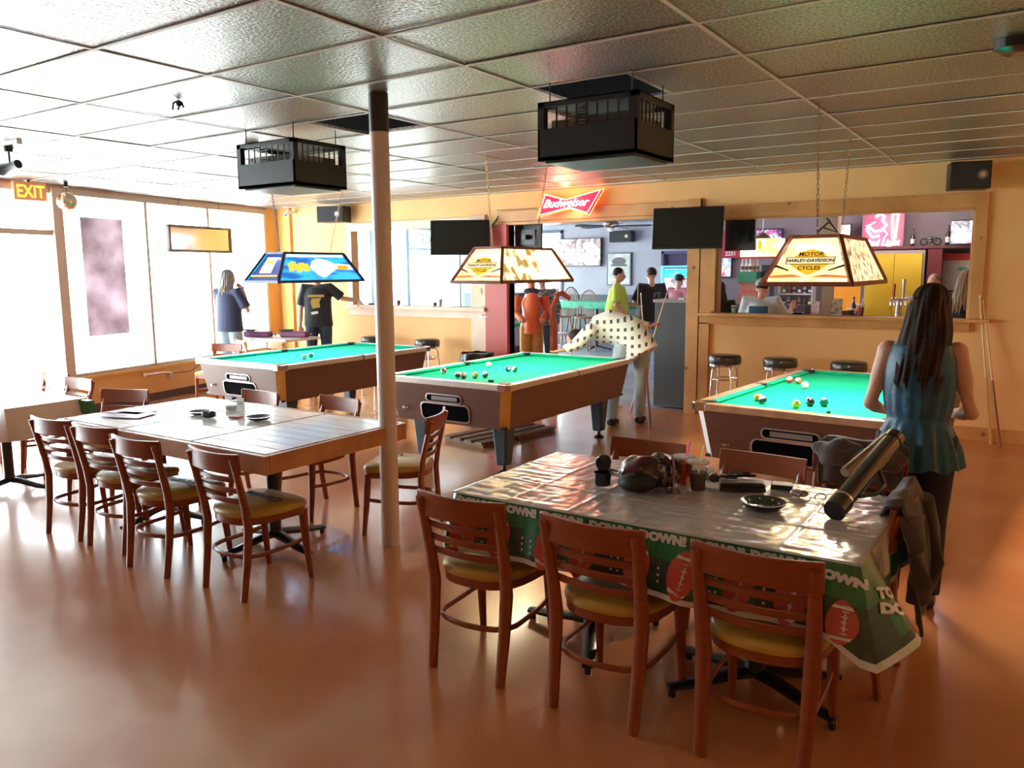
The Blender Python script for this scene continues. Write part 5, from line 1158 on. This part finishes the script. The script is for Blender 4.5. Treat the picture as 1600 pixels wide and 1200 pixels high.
    if pants:
        c = MB(); c.tube([V['pelvis']+Vector((0,0,.06*s)), V['pelvis']-Vector((0,0,.08*s))], [.155*s*wide,.15*s*wide], 16, flat=(1,.74), up=(0,1,0))
        for S in 'lr':
            e = V[S+'an'] if not bare_legs else V[S+'kn'].lerp(V[S+'an'],.1)
            c.tube([V[S+'hip']+Vector((0,0,.03)), V[S+'hip'].lerp(V[S+'kn'],.4), V[S+'kn'], V[S+'kn'].lerp(e,.5), e], [.105*s,.094*s,.072*s,.068*s,.062*s], 12)
        remesh(c, 'trousers', pants, t, vox, 3)
    sm = shoes or BLACK
    for S in 'lr':
        a = V[S+'an']; q = MB(); q.tube([a+Vector((0,-.045*s,-.045*s)), a+Vector((0,.04*s,-.045*s)), a+Vector((0,.15*s,-.055*s))], [.042*s,.048*s,.036*s], 10, flat=(.95,.9)); remesh(q, 'shoe', sm, t, .012, 2)
    # hair
    Uh = Rt.cross(F)
    M = Matrix((Rt, F, Uh)).transposed().to_4x4(); M.translation = Hd
    if hstyle:
        h = MB(); h.T = M
        if hstyle == 'short':
            h.ball((0,-.022*s,.030*s), (.083*s,.094*s,.092*s), 18, 11)
        else:
            L, wd, deep = hstyle
            def hf(u, v):
                a = lerp(-2.15, 2.15, u); c, q = math.cos(a), math.sin(a)
                if v < .35:
                    ph = (v/.35)*PI/2; r = math.sin(ph); z = .022*s+.106*s*math.cos(ph); x = q*.092*s*r; y = -.015*s-c*.104*s*r
                else:
                    w_ = (v-.35)/.65; z = .022*s-L*w_; k = 1+wd*w_**.8-.9*max(0,w_-.6)+.05*math.sin(w_*11+u*5); x = q*.092*s*k; y = -.015*s-c*(.104*s)*(1+deep*w_)
                rg = 1+.035*math.sin(u*46+v*7)+.022*math.sin(u*97-v*5)
                return (x*rg, y*rg, z+(.16*math.sin(u*37)+.12*math.sin(u*83+1))*max(0,v-.72))
            h.grid(hf, 90, 26)
            h.ball((0,-.018*s,.025*s), (.086*s,.096*s,.098*s), 18, 11)
        h.obj('hair', hair, t, smooth=True)
    if cap:
        h = MB(); h.T = M; h.ball((0,-.010*s,.050*s), (.094*s,.112*s,.082*s), 18, 10); h.box(-.055*s,.06*s,.045*s,.055*s,.165*s,.056*s)
        co = h.obj('cap', cap, t, smooth=True)
        k = MB(); k.T = M; k.box(-.03*s,-.122*s,.028*s,.03*s,-.114*s,.048*s); k.obj('cap_strap', BLACK, co)
    return t, M, V
def plaid():
    m = mat('white_shirt_dark_squares', (.85,.84,.82), .7); nt = m.node_tree; b = nt.nodes['Principled BSDF']
    tc = nt.nodes.new('ShaderNodeTexCoord'); sp = nt.nodes.new('ShaderNodeSeparateXYZ'); nt.links.new(tc.outputs['Object'], sp.inputs[0])
    def band(src, k, th, off=0):
        a = nt.nodes.new('ShaderNodeMath'); a.operation = 'MULTIPLY_ADD'; a.inputs[1].default_value = k; a.inputs[2].default_value = off; nt.links.new(src, a.inputs[0])
        f = nt.nodes.new('ShaderNodeMath'); f.operation = 'FRACT'; nt.links.new(a.outputs[0], f.inputs[0])
        l = nt.nodes.new('ShaderNodeMath'); l.operation = 'LESS_THAN'; l.inputs[1].default_value = th; nt.links.new(f.outputs[0], l.inputs[0]); return l.outputs[0]
    ad = nt.nodes.new('ShaderNodeMath'); ad.operation = 'ADD'; nt.links.new(sp.outputs[0], ad.inputs[0]); 
    yy = nt.nodes.new('ShaderNodeMath'); yy.operation = 'MULTIPLY'; yy.inputs[1].default_value = .6; nt.links.new(sp.outputs[1], yy.inputs[0]); nt.links.new(yy.outputs[0], ad.inputs[1])
    zz = nt.nodes.new('ShaderNodeMath'); zz.operation = 'MULTIPLY_ADD'; zz.inputs[1].default_value = -.5; nt.links.new(sp.outputs[1], zz.inputs[0]); nt.links.new(sp.outputs[2], zz.inputs[2])
    p, q = band(ad.outputs[0], 12, .40), band(zz.outputs[0], 12, .40)
    mu = nt.nodes.new('ShaderNodeMath'); mu.operation = 'MULTIPLY'; nt.links.new(p, mu.inputs[0]); nt.links.new(q, mu.inputs[1])
    mx = nt.nodes.new('ShaderNodeMix'); mx.data_type = 'RGBA'; mx.inputs[6].default_value = (.85,.84,.82,1); mx.inputs[7].default_value = (.09,.08,.08,1)
    nt.links.new(mu.outputs[0], mx.inputs[0]); nt.links.new(mx.outputs[2], b.inputs['Base Color']); return m
BLKT = mat('black_cotton', (.018,.020,.024), .85, sheen=.2); NAVT = mat('navy_cotton', (.030,.035,.085), .85, sheen=.3)
YELT = mat('lime_yellow_shirt', (.48,.62,.07), .8, c2=(.56,.70,.12), scale=5); GRYT = mat('pale_grey_shirt', (.60,.64,.66), .8); PNK = mat('dull_pink_shirt', (.45,.16,.18), .8)
CAMO = mat('camo_cloth', (.30,.24,.18), .8, c2=(.10,.12,.07), scale=16, fac=(.45,.55))
# man at the storefront
person('man with long grey hair in navy T-shirt facing the storefront, hand at his mouth', (-7.25,5.22,0), 10, dict(rel=(.30,.05,1.16), rwr=(.14,.17,1.42), rhd=(.08,.16,1.50), lel=(-.22,.08,1.14), lwr=(-.05,.20,1.20), head=(0,.03,1.62), face=(.35,1,0)), NAVT, DENIML, HAIRG, (.24,.25,.1), sleeve=.6, s=1.0, wide=1.12, belly=1.08)
# man under the blue lamp
t, M, V = person('man in black T-shirt with gold print, face hidden by the blue lamp', (-6.62,6.34,0), 218, dict(lel=(-.36,-.04,1.26), lwr=(-.58,-.10,1.23), lhd=(-.64,-.06,1.14), rel=(.25,-.02,1.13), rwr=(.26,.05,.88)), BLKT, DENIMD, HAIRD, 'short', sleeve=.62, s=1.03, wide=1.12, belly=1.06)
GPR = mat('gold_print', (.55,.35,.08), .6)
p = MB(); p.prism([(-.12,1.33),(.12,1.33),(.12,1.365),(-.12,1.365)], 0, .003); p.prism([(-.06,1.18),(.05,1.16),(.08,1.25),(.06,1.31),(-.08,1.32),(-.05,1.26)], 0, .003)
p.v = [(x, .176-.5*x*x+z2, z) for x, z, z2 in [(v[0], v[1], v[2]) for v in p.v]]; p.obj('shirt_print', GPR, t)
p = MB(); p.prism([(-.03,1.09),(.07,1.07),(.08,1.11),(-.02,1.125)], 0, .003); p.v = [(x, .178-.4*x*x+z2, z) for x, z, z2 in p.v]; p.obj('shirt_print', PLASTW, t)
# man in yellow
person('man in lime yellow T-shirt and camouflage shorts facing the man in black', (-3.28,9.70,0), -62, dict(rel=(.24,-.02,1.14), rwr=(.22,.16,.98), lel=(-.24,.10,1.15), lwr=(-.16,.34,1.12), face=(0,1,-.1)), YELT, CAMO, HAIRD, 'short', sleeve=.6, s=1.0, wide=1.05, belly=1.32, bare_legs=True)
# man in black with cue
t, M, V = person('man in black T-shirt with lettered back and jeans, standing with his back turned', (-2.88,10.15,0), 38, dict(lel=(-.27,.02,1.16), lwr=(-.22,.26,1.12), lhd=(-.20,.33,1.15), rel=(.24,.0,1.14), rwr=(.20,.16,.95), face=(-.3,1,0)), BLKT, DENIM, HAIRD, 'short', sleeve=.62, s=1.0, wide=1.08, belly=1.1)
text('shirt_lettering', 'FT', .12, mat('grey_print', (.2,.2,.24), .6), t, None, bold=.002, warp=lambda p: Vector((p.x+.06, -.150+.5*(p.x+.06)**2, p.y+1.28)), depth=0)
cue('slim cue held upright between the man in yellow and the man in black', (-3.0,9.86,.55), (-3.0,9.90,1.47), CB)
# bent man in checked shirt
PL = plaid()
t, M, V = person('man in white shirt with dark squares bending over the middle pool table', (0,0,0), 0, dict(
    pelvis=(-1.12,5.74,.90), waist=(-1.20,5.74,1.02), chest=(-1.42,5.72,1.09), neck=(-1.64,5.64,1.02), head=(-1.76,5.58,.93), face=(-.75,-.4,-.6),
    lsh=(-1.56,5.52,1.05), rsh=(-1.46,5.86,1.10), lel=(-1.66,5.42,.90), lwr=(-1.76,5.30,.85), lhd=(-1.86,5.24,.82), rel=(-1.22,5.90,1.12), rwr=(-1.00,5.84,1.09), rhd=(-.93,5.82,1.12),
    lhip=(-1.22,5.66,.88), rhip=(-1.06,5.78,.88), lkn=(-1.32,5.66,.48), rkn=(-1.10,5.86,.48), lan=(-1.36,5.66,.085), ran=(-1.17,5.96,.085)), PL, DENIML, HAIRD, 'short', sleeve=1.0, wide=1.06, belly=1.12, hem=.80, vox=.015, skin=mat('ruddy_skin', (.60,.22,.10), .5, c2=(.64,.26,.13), scale=12))
# woman in teal
TEAL = mat('teal_satin_blouse', (.003,.065,.12), .45, c2=(.006,.10,.17), scale=24, sheen=.4, bump=.25, bscale=40)
sW = .925
t, M, V = person('woman with long dark hair in teal sleeveless blouse, seen from behind', (2.045,2.14,0), 6, dict(
    lsh=(-.160,0,1.40), rsh=(.160,0,1.40), lel=(-.235,.0,1.11), rel=(.245,-.01,1.09), lwr=(-.18,.24,1.04), rwr=(.16,.20,1.05), head=(.03,.05,1.625), face=(.35,1,-.12),
    lan=(-.10,-.02,.085), ran=(.10,.02,.085), lkn=(-.10,.03,.5), rkn=(.10,.04,.5)), None, mat('black_navy_jeans', (.010,.012,.03), .7), HAIRD, (.40,.62,.26), sleeve=0, s=sW, wide=.90, vox=.011)
bl = MB()
prof = [(.215,.735),(.20,.80),(.178,.88),(.150,.955),(.148,.975),(.160,1.02),(.172,1.12),(.176,1.20),(.168,1.27),(.150,1.325),(.10,1.355),(.070,1.365)]
def bf(u, v):
    q = v*(len(prof)-1); i = min(len(prof)-2, int(q)); f = q-i; r = lerp(prof[i][0],prof[i+1][0],f); z = lerp(prof[i][1],prof[i+1][1],f)
    a = 2*PI*u; k = max(0, min(1, (.97-z)/.15)); g = max(0, 1-abs(z-1.05)/.14)
    pl = 1+k*(.07*math.sin(a*9+.6)+.035*math.sin(a*21))+.02*g*math.sin(a*16)+.012*math.sin(a*5+z*9)
    arm = 1
    return (r*pl*math.cos(a)*.94, r*pl*math.sin(a)*.78+.0, z+.012*k*math.sin(a*9))
bl.grid(bf, 144, 46); bl.obj('blouse', TEAL, t, smooth=True)
MB().box(-.135*1,-.05,1.30,-.12,.04,1.36).obj('strap', TEAL, t, bevel=.005) if False else None
m = MB(); m.T = M; m.box(-.085,-.115,.015,-.05,-.085,.032); m.obj('hair_clip', mat('pale_clip', (.7,.6,.6), .3), t, bevel=.004)
# people in the bar
t, M, V = person('man in pale grey T-shirt with blue back print and grey cap at bar', (-.58,8.42,0), 4, dict(pelvis=(0,0,.78), waist=(0,.01,.93), chest=(0,.05,1.16), neck=(0,.06,1.33), head=(0,.10,1.45), lsh=(-.20,.04,1.285), rsh=(.20,.04,1.285), lel=(-.26,.12,.98), rel=(.32,.10,1.02), lwr=(-.16,.36,1.06), rwr=(.34,.28,1.17), lkn=(-.13,.42,.72), rkn=(.13,.42,.72), lan=(-.13,.40,.30), ran=(.13,.40,.30), lhip=(-.1,0,.76), rhip=(.1,0,.76)), GRYT, DENIMD, HAIRD, 'short', sleeve=.6, wide=1.08, belly=1.1, hem=.86, cap=mat('grey_cap', (.30,.31,.33), .7))
BPR = mat('blue_print', (.03,.12,.24), .6)
p = MB(); p.grid(lambda u, v: (-.12+.24*u, -.118+.8*(-.12+.24*u)**2+.012*v, 1.07+.15*v), 8, 3); p.obj('shirt_print', BPR, t, solid=.004)
st = MB().lathe([(.0,.68),(.17,.68),(.18,.70),(.17,.73),(0,.735)], 20).obj('bar_stool', VINYL, smooth=True, loc=(-.58,8.40,0)); tag(st, 'bar stool under the man in the grey cap', 'stool')
for k in range(4): MB().tube([(.10*math.cos(PI/4+k*PI/2),.10*math.sin(PI/4+k*PI/2),.68),(.18*math.cos(PI/4+k*PI/2),.18*math.sin(PI/4+k*PI/2),0)], .012, 6).obj('leg', CHROME, st)
person('dark-haired person in black at the left edge of the bar window', (-.93,7.80,0), 20, dict(head=(0,.03,1.62)), BLKT, BLKT, HAIRD, (.40,.5,.2), sleeve=1.0, s=.89)
person('woman with long dark blond hair in black at the right edge of the bar window', (1.78,8.20,0), -12, None, BLKT, BLKT, HAIRB, (.38,.75,.4), sleeve=.9, s=.96)
person('grey-haired person behind the bar, only the head above the woman in teal', (1.30,9.75,0), 170, None, mat('rose_shirt', (.35,.12,.12), .8), BLKT, HAIRG, 'short', sleeve=.6, s=.93)
person('person in black hat and pinkish shirt in front of the jukebox', (-3.05,11.75,0), -10, None, PNK, DENIMD, HAIRD, 'short', sleeve=.6, s=.93, wide=1.15, belly=1.1, cap=BLACK)
person('person in dark striped jacket standing behind the carved cowboy figure', (-4.12,8.75,0), 200, None, mat('striped_jacket', (.08,.09,.12), .8, c2=(.5,.5,.52), scale=10, stretch=(1,1,9), fac=(.55,.6)), DENIMD, HAIRD, 'short', sleeve=1.0, s=.96)
# ================================================================== THINGS ON THE TABLES
TZ = .7615
def dish(name, label, x, y, z, r, h, m=BLACKG, ribs=None, cat='ashtray'):
    o = MB().lathe([(r*.6,0),(r*.72,.002),(r*.98,h*.8),(r,h),(r*.94,h),(r*.66,h*.3),(0,h*.26)], 36, ribs=ribs).obj(name, m, smooth=True, loc=(x,y,z)); return tag(o, label, cat)
d = dish('serving_dish', 'shallow round black dish on the glare of the football cloth', 1.655, .92, TZ, .088, .030, cat='dish')
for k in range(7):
    a = 2*PI*k/7+.3; MB().ball((.058*math.cos(a), .058*math.sin(a), .024), .004, 6, 4).obj('glint_bead', PLASTW, d)  # small white beads stand in for glints round the rim
dish('ashtray', 'wide shallow black ashtray on plank table, left of the small black pot', -2.14, 1.08, TZ, .078, .020)
dish('ashtray', 'ribbed black ashtray on plank table, right of the red card', -1.63, 1.15, TZ, .082, .022, ribs=lambda t: 1+.03*math.cos(t*24))
t = thing('ash_pot', 'small black pot with a white cigarette end on plank table', 'ashtray', (-1.975, 1.03, TZ))
MB().lathe([(.034,0),(.046,.01),(.046,.032),(.040,.034),(.038,.012),(0,.010)], 20).obj('pot', BLACKG, t, smooth=True); MB().tube([(.0,.0,.03),(.025,.01,.045)], .0045, 6).obj('cigarette', PLASTW, t)
t = thing('glass_jar', 'clear glass jar on plank table beside the white card', 'jar', (-2.10, 1.30, TZ)); MB().lathe([(.045,0),(.05,.01),(.05,.06),(.045,.065)], 20).obj('jar_wall', CUPGL, t, smooth=True); MB().lathe([(.0,.002),(.042,.003),(.042,.03),(0,.031)], 16).obj('filling', mat('pale_filling', (.7,.7,.68), .4), t, smooth=True)
t = thing('table_card', 'upright white card in clear stand on plank table', 'card', (-1.96, 1.27, TZ)); MB().box(-.035,-.004,0,.035,.004,.095).obj('card', mat('white_card_paper', (.78,.78,.76), .5), t); MB().box(-.02,-.0052,.05,.02,-.0045,.075).obj('print', mat('grey_print2', (.45,.45,.5), .5), t); MB().box(-.035,-.02,0,.035,.02,.004).obj('foot', PLASTW, t)
t = thing('red_card', 'folded red and pink card lying on plank table', 'card', (-1.82, 1.12, TZ), D(20)); MB().prism([(-.04,-.025),(.04,-.025),(.04,.025),(-.04,.025)], 0, .006).obj('card', mat('red_card_paper', (.65,.03,.10), .4), t); MB().box(-.03,-.015,.0062,.03,.0,.0075).obj('print', mat('pink_print', (.85,.5,.55), .4), t)
for i, (x, y, a, c, lb) in enumerate(((-2.62,.90,12,(.62,.68,.70),'pale bluish leaflet on plank table near its far left corner'),(-2.50,.80,20,(.42,.20,.32),'purplish leaflet partly under the bluish one on plank table'))):
    o = MB().box(-.14,-.10,0,.14,.10,.004).obj('leaflet', mat('leaflet_paper', c, .3, c2=tuple(q*.7 for q in c), scale=12), loc=(x,y,TZ+i*.0), rot=(0,0,D(a))); tag(o, lb, 'leaflet')
# football table
TZ2 = .7635
t = thing('black_pot', 'small black cup with its round black lid standing raised on the football cloth', 'pot', (.965, .885, TZ2))
MB().lathe([(.030,0),(.038,.006),(.040,.058),(.036,.060),(.034,.015),(0,.012)], 20).obj('cup', mat('violet_black', (.015,.01,.03), .2, coat=.4), t, smooth=True)
q = MB(); q.T = Matrix.Translation((.0,.01,.098)) @ Matrix.Rotation(D(70), 4, 'X'); q.lathe([(0,-.006),(.036,-.006),(.038,0),(.034,.005),(0,.0)], 22); q.tube([(0,-.036,0),(0,-.055,-.008)], .008, 6); q.obj('lid', BLACKG, t, smooth=True)
t = thing('handbag', 'crumpled black, silver and dark red bag lying on the football cloth', 'bag', (1.12, .98, TZ2), D(15))
def blob(c, r, seed, amp=.18, n=30, m=18):
    b = MB().ball(c, r, n, m); b.v = [tuple(Vector(c)+(Vector(v)-Vector(c))*(1+amp*noise.noise(Vector(v)*16+Vector((seed,seed,0))))) for v in b.v]; b.v = [(x, y, max(.002, z)) for x, y, z in b.v]; return b
blob((0,0,.06), (.11,.085,.075), 1).obj('body', mat('dark_red_leather', (.10,.012,.02), .22, c2=(.02,.012,.015), scale=9, coat=.6), t, smooth=True)
blob((.08,.03,.065), (.07,.08,.075), 4, .3).obj('lace_panel', mat('silver_lace', (.40,.36,.28), .3, metal=.5, c2=(.05,.04,.04), scale=45, fac=(.45,.52)), t, smooth=True)
blob((-.015,-.10,.035), (.085,.055,.040), 7, .1).obj('pouch', mat('matt_black_cloth', (.012,.012,.013), .6), t, smooth=True)
MB().tube([(-.06,-.09,.05),(-.11,-.03,.045),(-.15,.02,.035),(-.17,.05,.05),(-.13,.09,.03),(-.05,.09,.06)], .014, 8, flat=(1.2,.35)).obj('strap', mat('strap_black', (.02,.02,.022), .5), t, smooth=True)
MB().tube([(-.105,.02,.06),(-.085,.04,.07)], .016, 4).obj('buckle', CHROME, t)
t = thing('price_stand', 'clear leaning stand with pink card numbered 37 on the football cloth', 'card', (1.262, .955, TZ2), D(-62))
MB().box(-.045,-.003,.0,.045,.003,.15).obj('card', mat('pink_price_card', (.55,.25,.30), .4, c2=(.35,.12,.18), scale=30), t); MB().box(-.048,-.006,0,.048,-.0032,.155).obj('clear_front', CUPGL, t)
MB().box(-.035,-.0044,.07,.035,-.0034,.105).obj('number_field', mat('deep_pink_field', (.35,.04,.10), .4), t)
text('number', '37', .04, PLASTW, t, frame((0,-.0068,.088), (1,0,0), (0,0,1)), bold=.001, depth=.0003); MB().box(-.045,-.03,0,.045,.03,.003).obj('foot', CUPGL, t)
cup('plastic_cup', 'clear cup of orange drink with pink straw on the football cloth', 1.258, 1.085, TZ2, .125, .044, AMB, (.9,.15,.45,1), .80)
cup('plastic_cup', 'clear cup of brown drink with yellow straw on the football cloth', 1.345, 1.030, TZ2, .125, .044, COLA, (.8,.75,.25,.9), .62)
def flatbox(name, label, cat, x, y, rz, sx, sy, h, m, extra=None, z=TZ2):
    t = thing(name, label, cat, (x, y, z), D(rz)); MB().box(-sx,-sy,0,sx,sy,h*.55).obj('base', m, t, bevel=.003); MB().box(-sx*.98,-sy*.98,h*.57,sx*.98,sy*.98,h).obj('lid', m, t, bevel=.004)
    if extra: extra(t)
    return t
DKL = mat('dark_leather', (.02,.016,.014), .35, coat=.3)
flatbox('black_case', 'long black case with papers on top behind the round dish', 'case', 1.50, 1.14, 22, .095, .042, .035, DKL, lambda t: (MB().box(-.02,-.03,.0355,.085,.03,.038).obj('paper', mat('grey_paper', (.25,.24,.22), .5), t), MB().tube([(-.09,.03,.045),(.06,.05,.05)], .006, 6).obj('pen', IRON, t)))
flatbox('black_wallet', 'small square black wallet behind the long case on the football cloth', 'wallet', 1.64, 1.245, 12, .045, .035, .022, DKL)
t = thing('sunglasses', 'dark folded glasses and pens lying behind the brown drink cup', 'glasses', (1.40, 1.19, TZ2), D(25))
for x in (-.035,.035): MB().ball((x,0,.022), (.028,.008,.020), 12, 8).obj('lens', mat('brown_lens', (.08,.02,.02), .1, coat=.8), t, smooth=True)
MB().tube([(-.06,0,.03),(.06,0,.03),(.065,.09,.02)], .004, 6).tube([(-.06,0,.03),(-.04,.10,.02)], .004, 6).obj('frame', CHROME, t)
t = thing('notebook', 'dark open notebook leaning at the far edge of the football cloth', 'notebook', (1.22, 1.29, TZ2), D(-8)); MB().box(-.10,-.05,0,.10,.05,.008).obj('cover', DKL, t); MB().frustum([(-.09,-.04,.009),(.09,-.04,.009),(.09,.04,.02),(-.09,.04,.02)], [(-.09,-.04,.012),(.09,-.04,.012),(.09,.04,.026),(-.09,.04,.026)]).obj('pages', mat('page_grey', (.5,.48,.45), .5), t)
t = thing('wire_glasses', 'thin wire eyeglasses on the brightest spot of the football cloth', 'glasses', (1.80, 1.10, TZ2), D(30))
for x in (-.03,.03): MB().tube([(x+.022*math.cos(q),0,.020+.017*math.sin(q)) for q in [2*PI*k/14 for k in range(14)]], .0018, 5, closed=True).obj('rim', IRON, t)
MB().tube([(-.052,0,.028),(-.05,.09,.012)], .0018, 5).tube([(.052,0,.028),(.05,.09,.012)], .0018, 5).obj('temple', IRON, t)
t = thing('snack_wrapper', 'crumpled pale wrapper beside the wire eyeglasses', 'wrapper', (1.74, 1.16, TZ2)); blob((0,0,.012), (.04,.025,.016), 9, .5, 16, 10).obj('foil', mat('wrapper_foil', (.6,.55,.45), .25, metal=.4), t, smooth=True)
p0, p1 = Vector((1.925,.93,.802)), Vector((2.035,1.46,.985))
t = thing('cue_tube', 'shiny black cylindrical cue tube propped across the table end', 'case', (0,0,0)); d = (p1-p0).normalized()
MB().tube([p0, p1], .038, 22).obj('tube', mat('tube_gloss', (.05,.045,.045), .16, metal=.6, coat=.5), t, smooth=True)
MB().tube([p0-d*.02, p0+d*.045], .0415, 22).obj('end_cap', mat('end_cap_black', (.02,.018,.02), .25, coat=.3), t, smooth=True); MB().tube([p1-d*.03, p1+d*.012], .041, 22).obj('top_cap', BLACKG, t, smooth=True)
MB().tube([p0+d*.05, p0+d*.062], .0405, 22).obj('steel_ring', CHROME, t, smooth=True)
MB().tube([p0+d*.12+Vector((.035,0,-.01)), p0+d*.17+Vector((.075,0,-.02)), p0+d*.26+Vector((.075,0,-.03)), p0+d*.32+Vector((.035,0,-.01))], .009, 8).obj('carry_handle', DKL, t, smooth=True)
t = thing('cue_tube', 'tan wooden bar lying behind the black tube, end just showing', 'case', (0,0,0)); MB().tube([(1.86,1.40,.83),(1.99,1.72,.96)], .022, 12).obj('tube', mat('tan_bar', (.28,.16,.09), .4), t, smooth=True)
# draped jackets
def drape(label, cx, cy, rz, w, top, lf, lb, m, seed, name='jacket'):
    t = thing(name, label, 'jacket', (cx, cy, 0), D(rz)); b = MB()
    def f(u, v):
        x = (u-.5)*w; L = lf+lb; q = v*L
        if q < lf: z = top-(lf-q); y = -.035-.02*(lf-q)/lf
        else: z = top-(q-lf); y = .035+.05*(q-lf)/lb
        ed = min(1, abs(q-lf)/.05); y *= (.3+.7*ed); z += .012*(1-ed)
        dn = abs(q-lf)
        n = noise.noise(Vector((x*7+seed, dn*2.2, seed))); fold = .016*math.sin(x*30+seed+dn*3)*min(1, dn/.12)
        sgn = -1 if q < lf else 1
        x2 = x*(1-.22*min(1, dn/.5)+.10*n)
        dz = .012*math.sin(x*25+seed)+.04*n*(dn > .1)
        return (x2, y+sgn*(abs(fold)+.03*abs(n)), z-dz*(.4+dn)-.10*max(0, abs(u-.5)*2-.8)*5*.2)
    b.grid(f, 90, 60); b.obj('coat_body', m, t, smooth=True, solid=.012, sharp=False)
    return t
JM = mat('grey_brown_jacket', (.060,.045,.040), .85, c2=(.085,.065,.058), scale=6, sheen=.3)
j = drape('dark grey-brown jacket hanging over the chair at the right table end', 2.105, 1.29, -90, .46, .815, .20, .47, JM, 3)
MB().tube([(-.16,.05,.76),(-.20,.09,.62),(-.18,.10,.48),(-.17,.09,.38)], [.055,.05,.045,.04], 12, flat=(1.1,.6)).obj('sleeve', JM, j, smooth=True)
MB().tube([(.17,.05,.76),(.20,.08,.64),(.17,.10,.50),(.15,.09,.42)], [.055,.05,.045,.04], 12, flat=(1.1,.6)).obj('sleeve', JM, j, smooth=True)
j = drape('grey coat bunched over the chair back behind the black tube', 1.83, 1.955, 0, .40, .86, .20, .45, JM, 8)
blob((-.10,-.04,.80), (.12,.07,.07), 3, .3).obj('collar_fold', JM, j, smooth=True); blob((.08,-.05,.79), (.12,.07,.06), 5, .3).obj('collar_fold', JM, j, smooth=True)
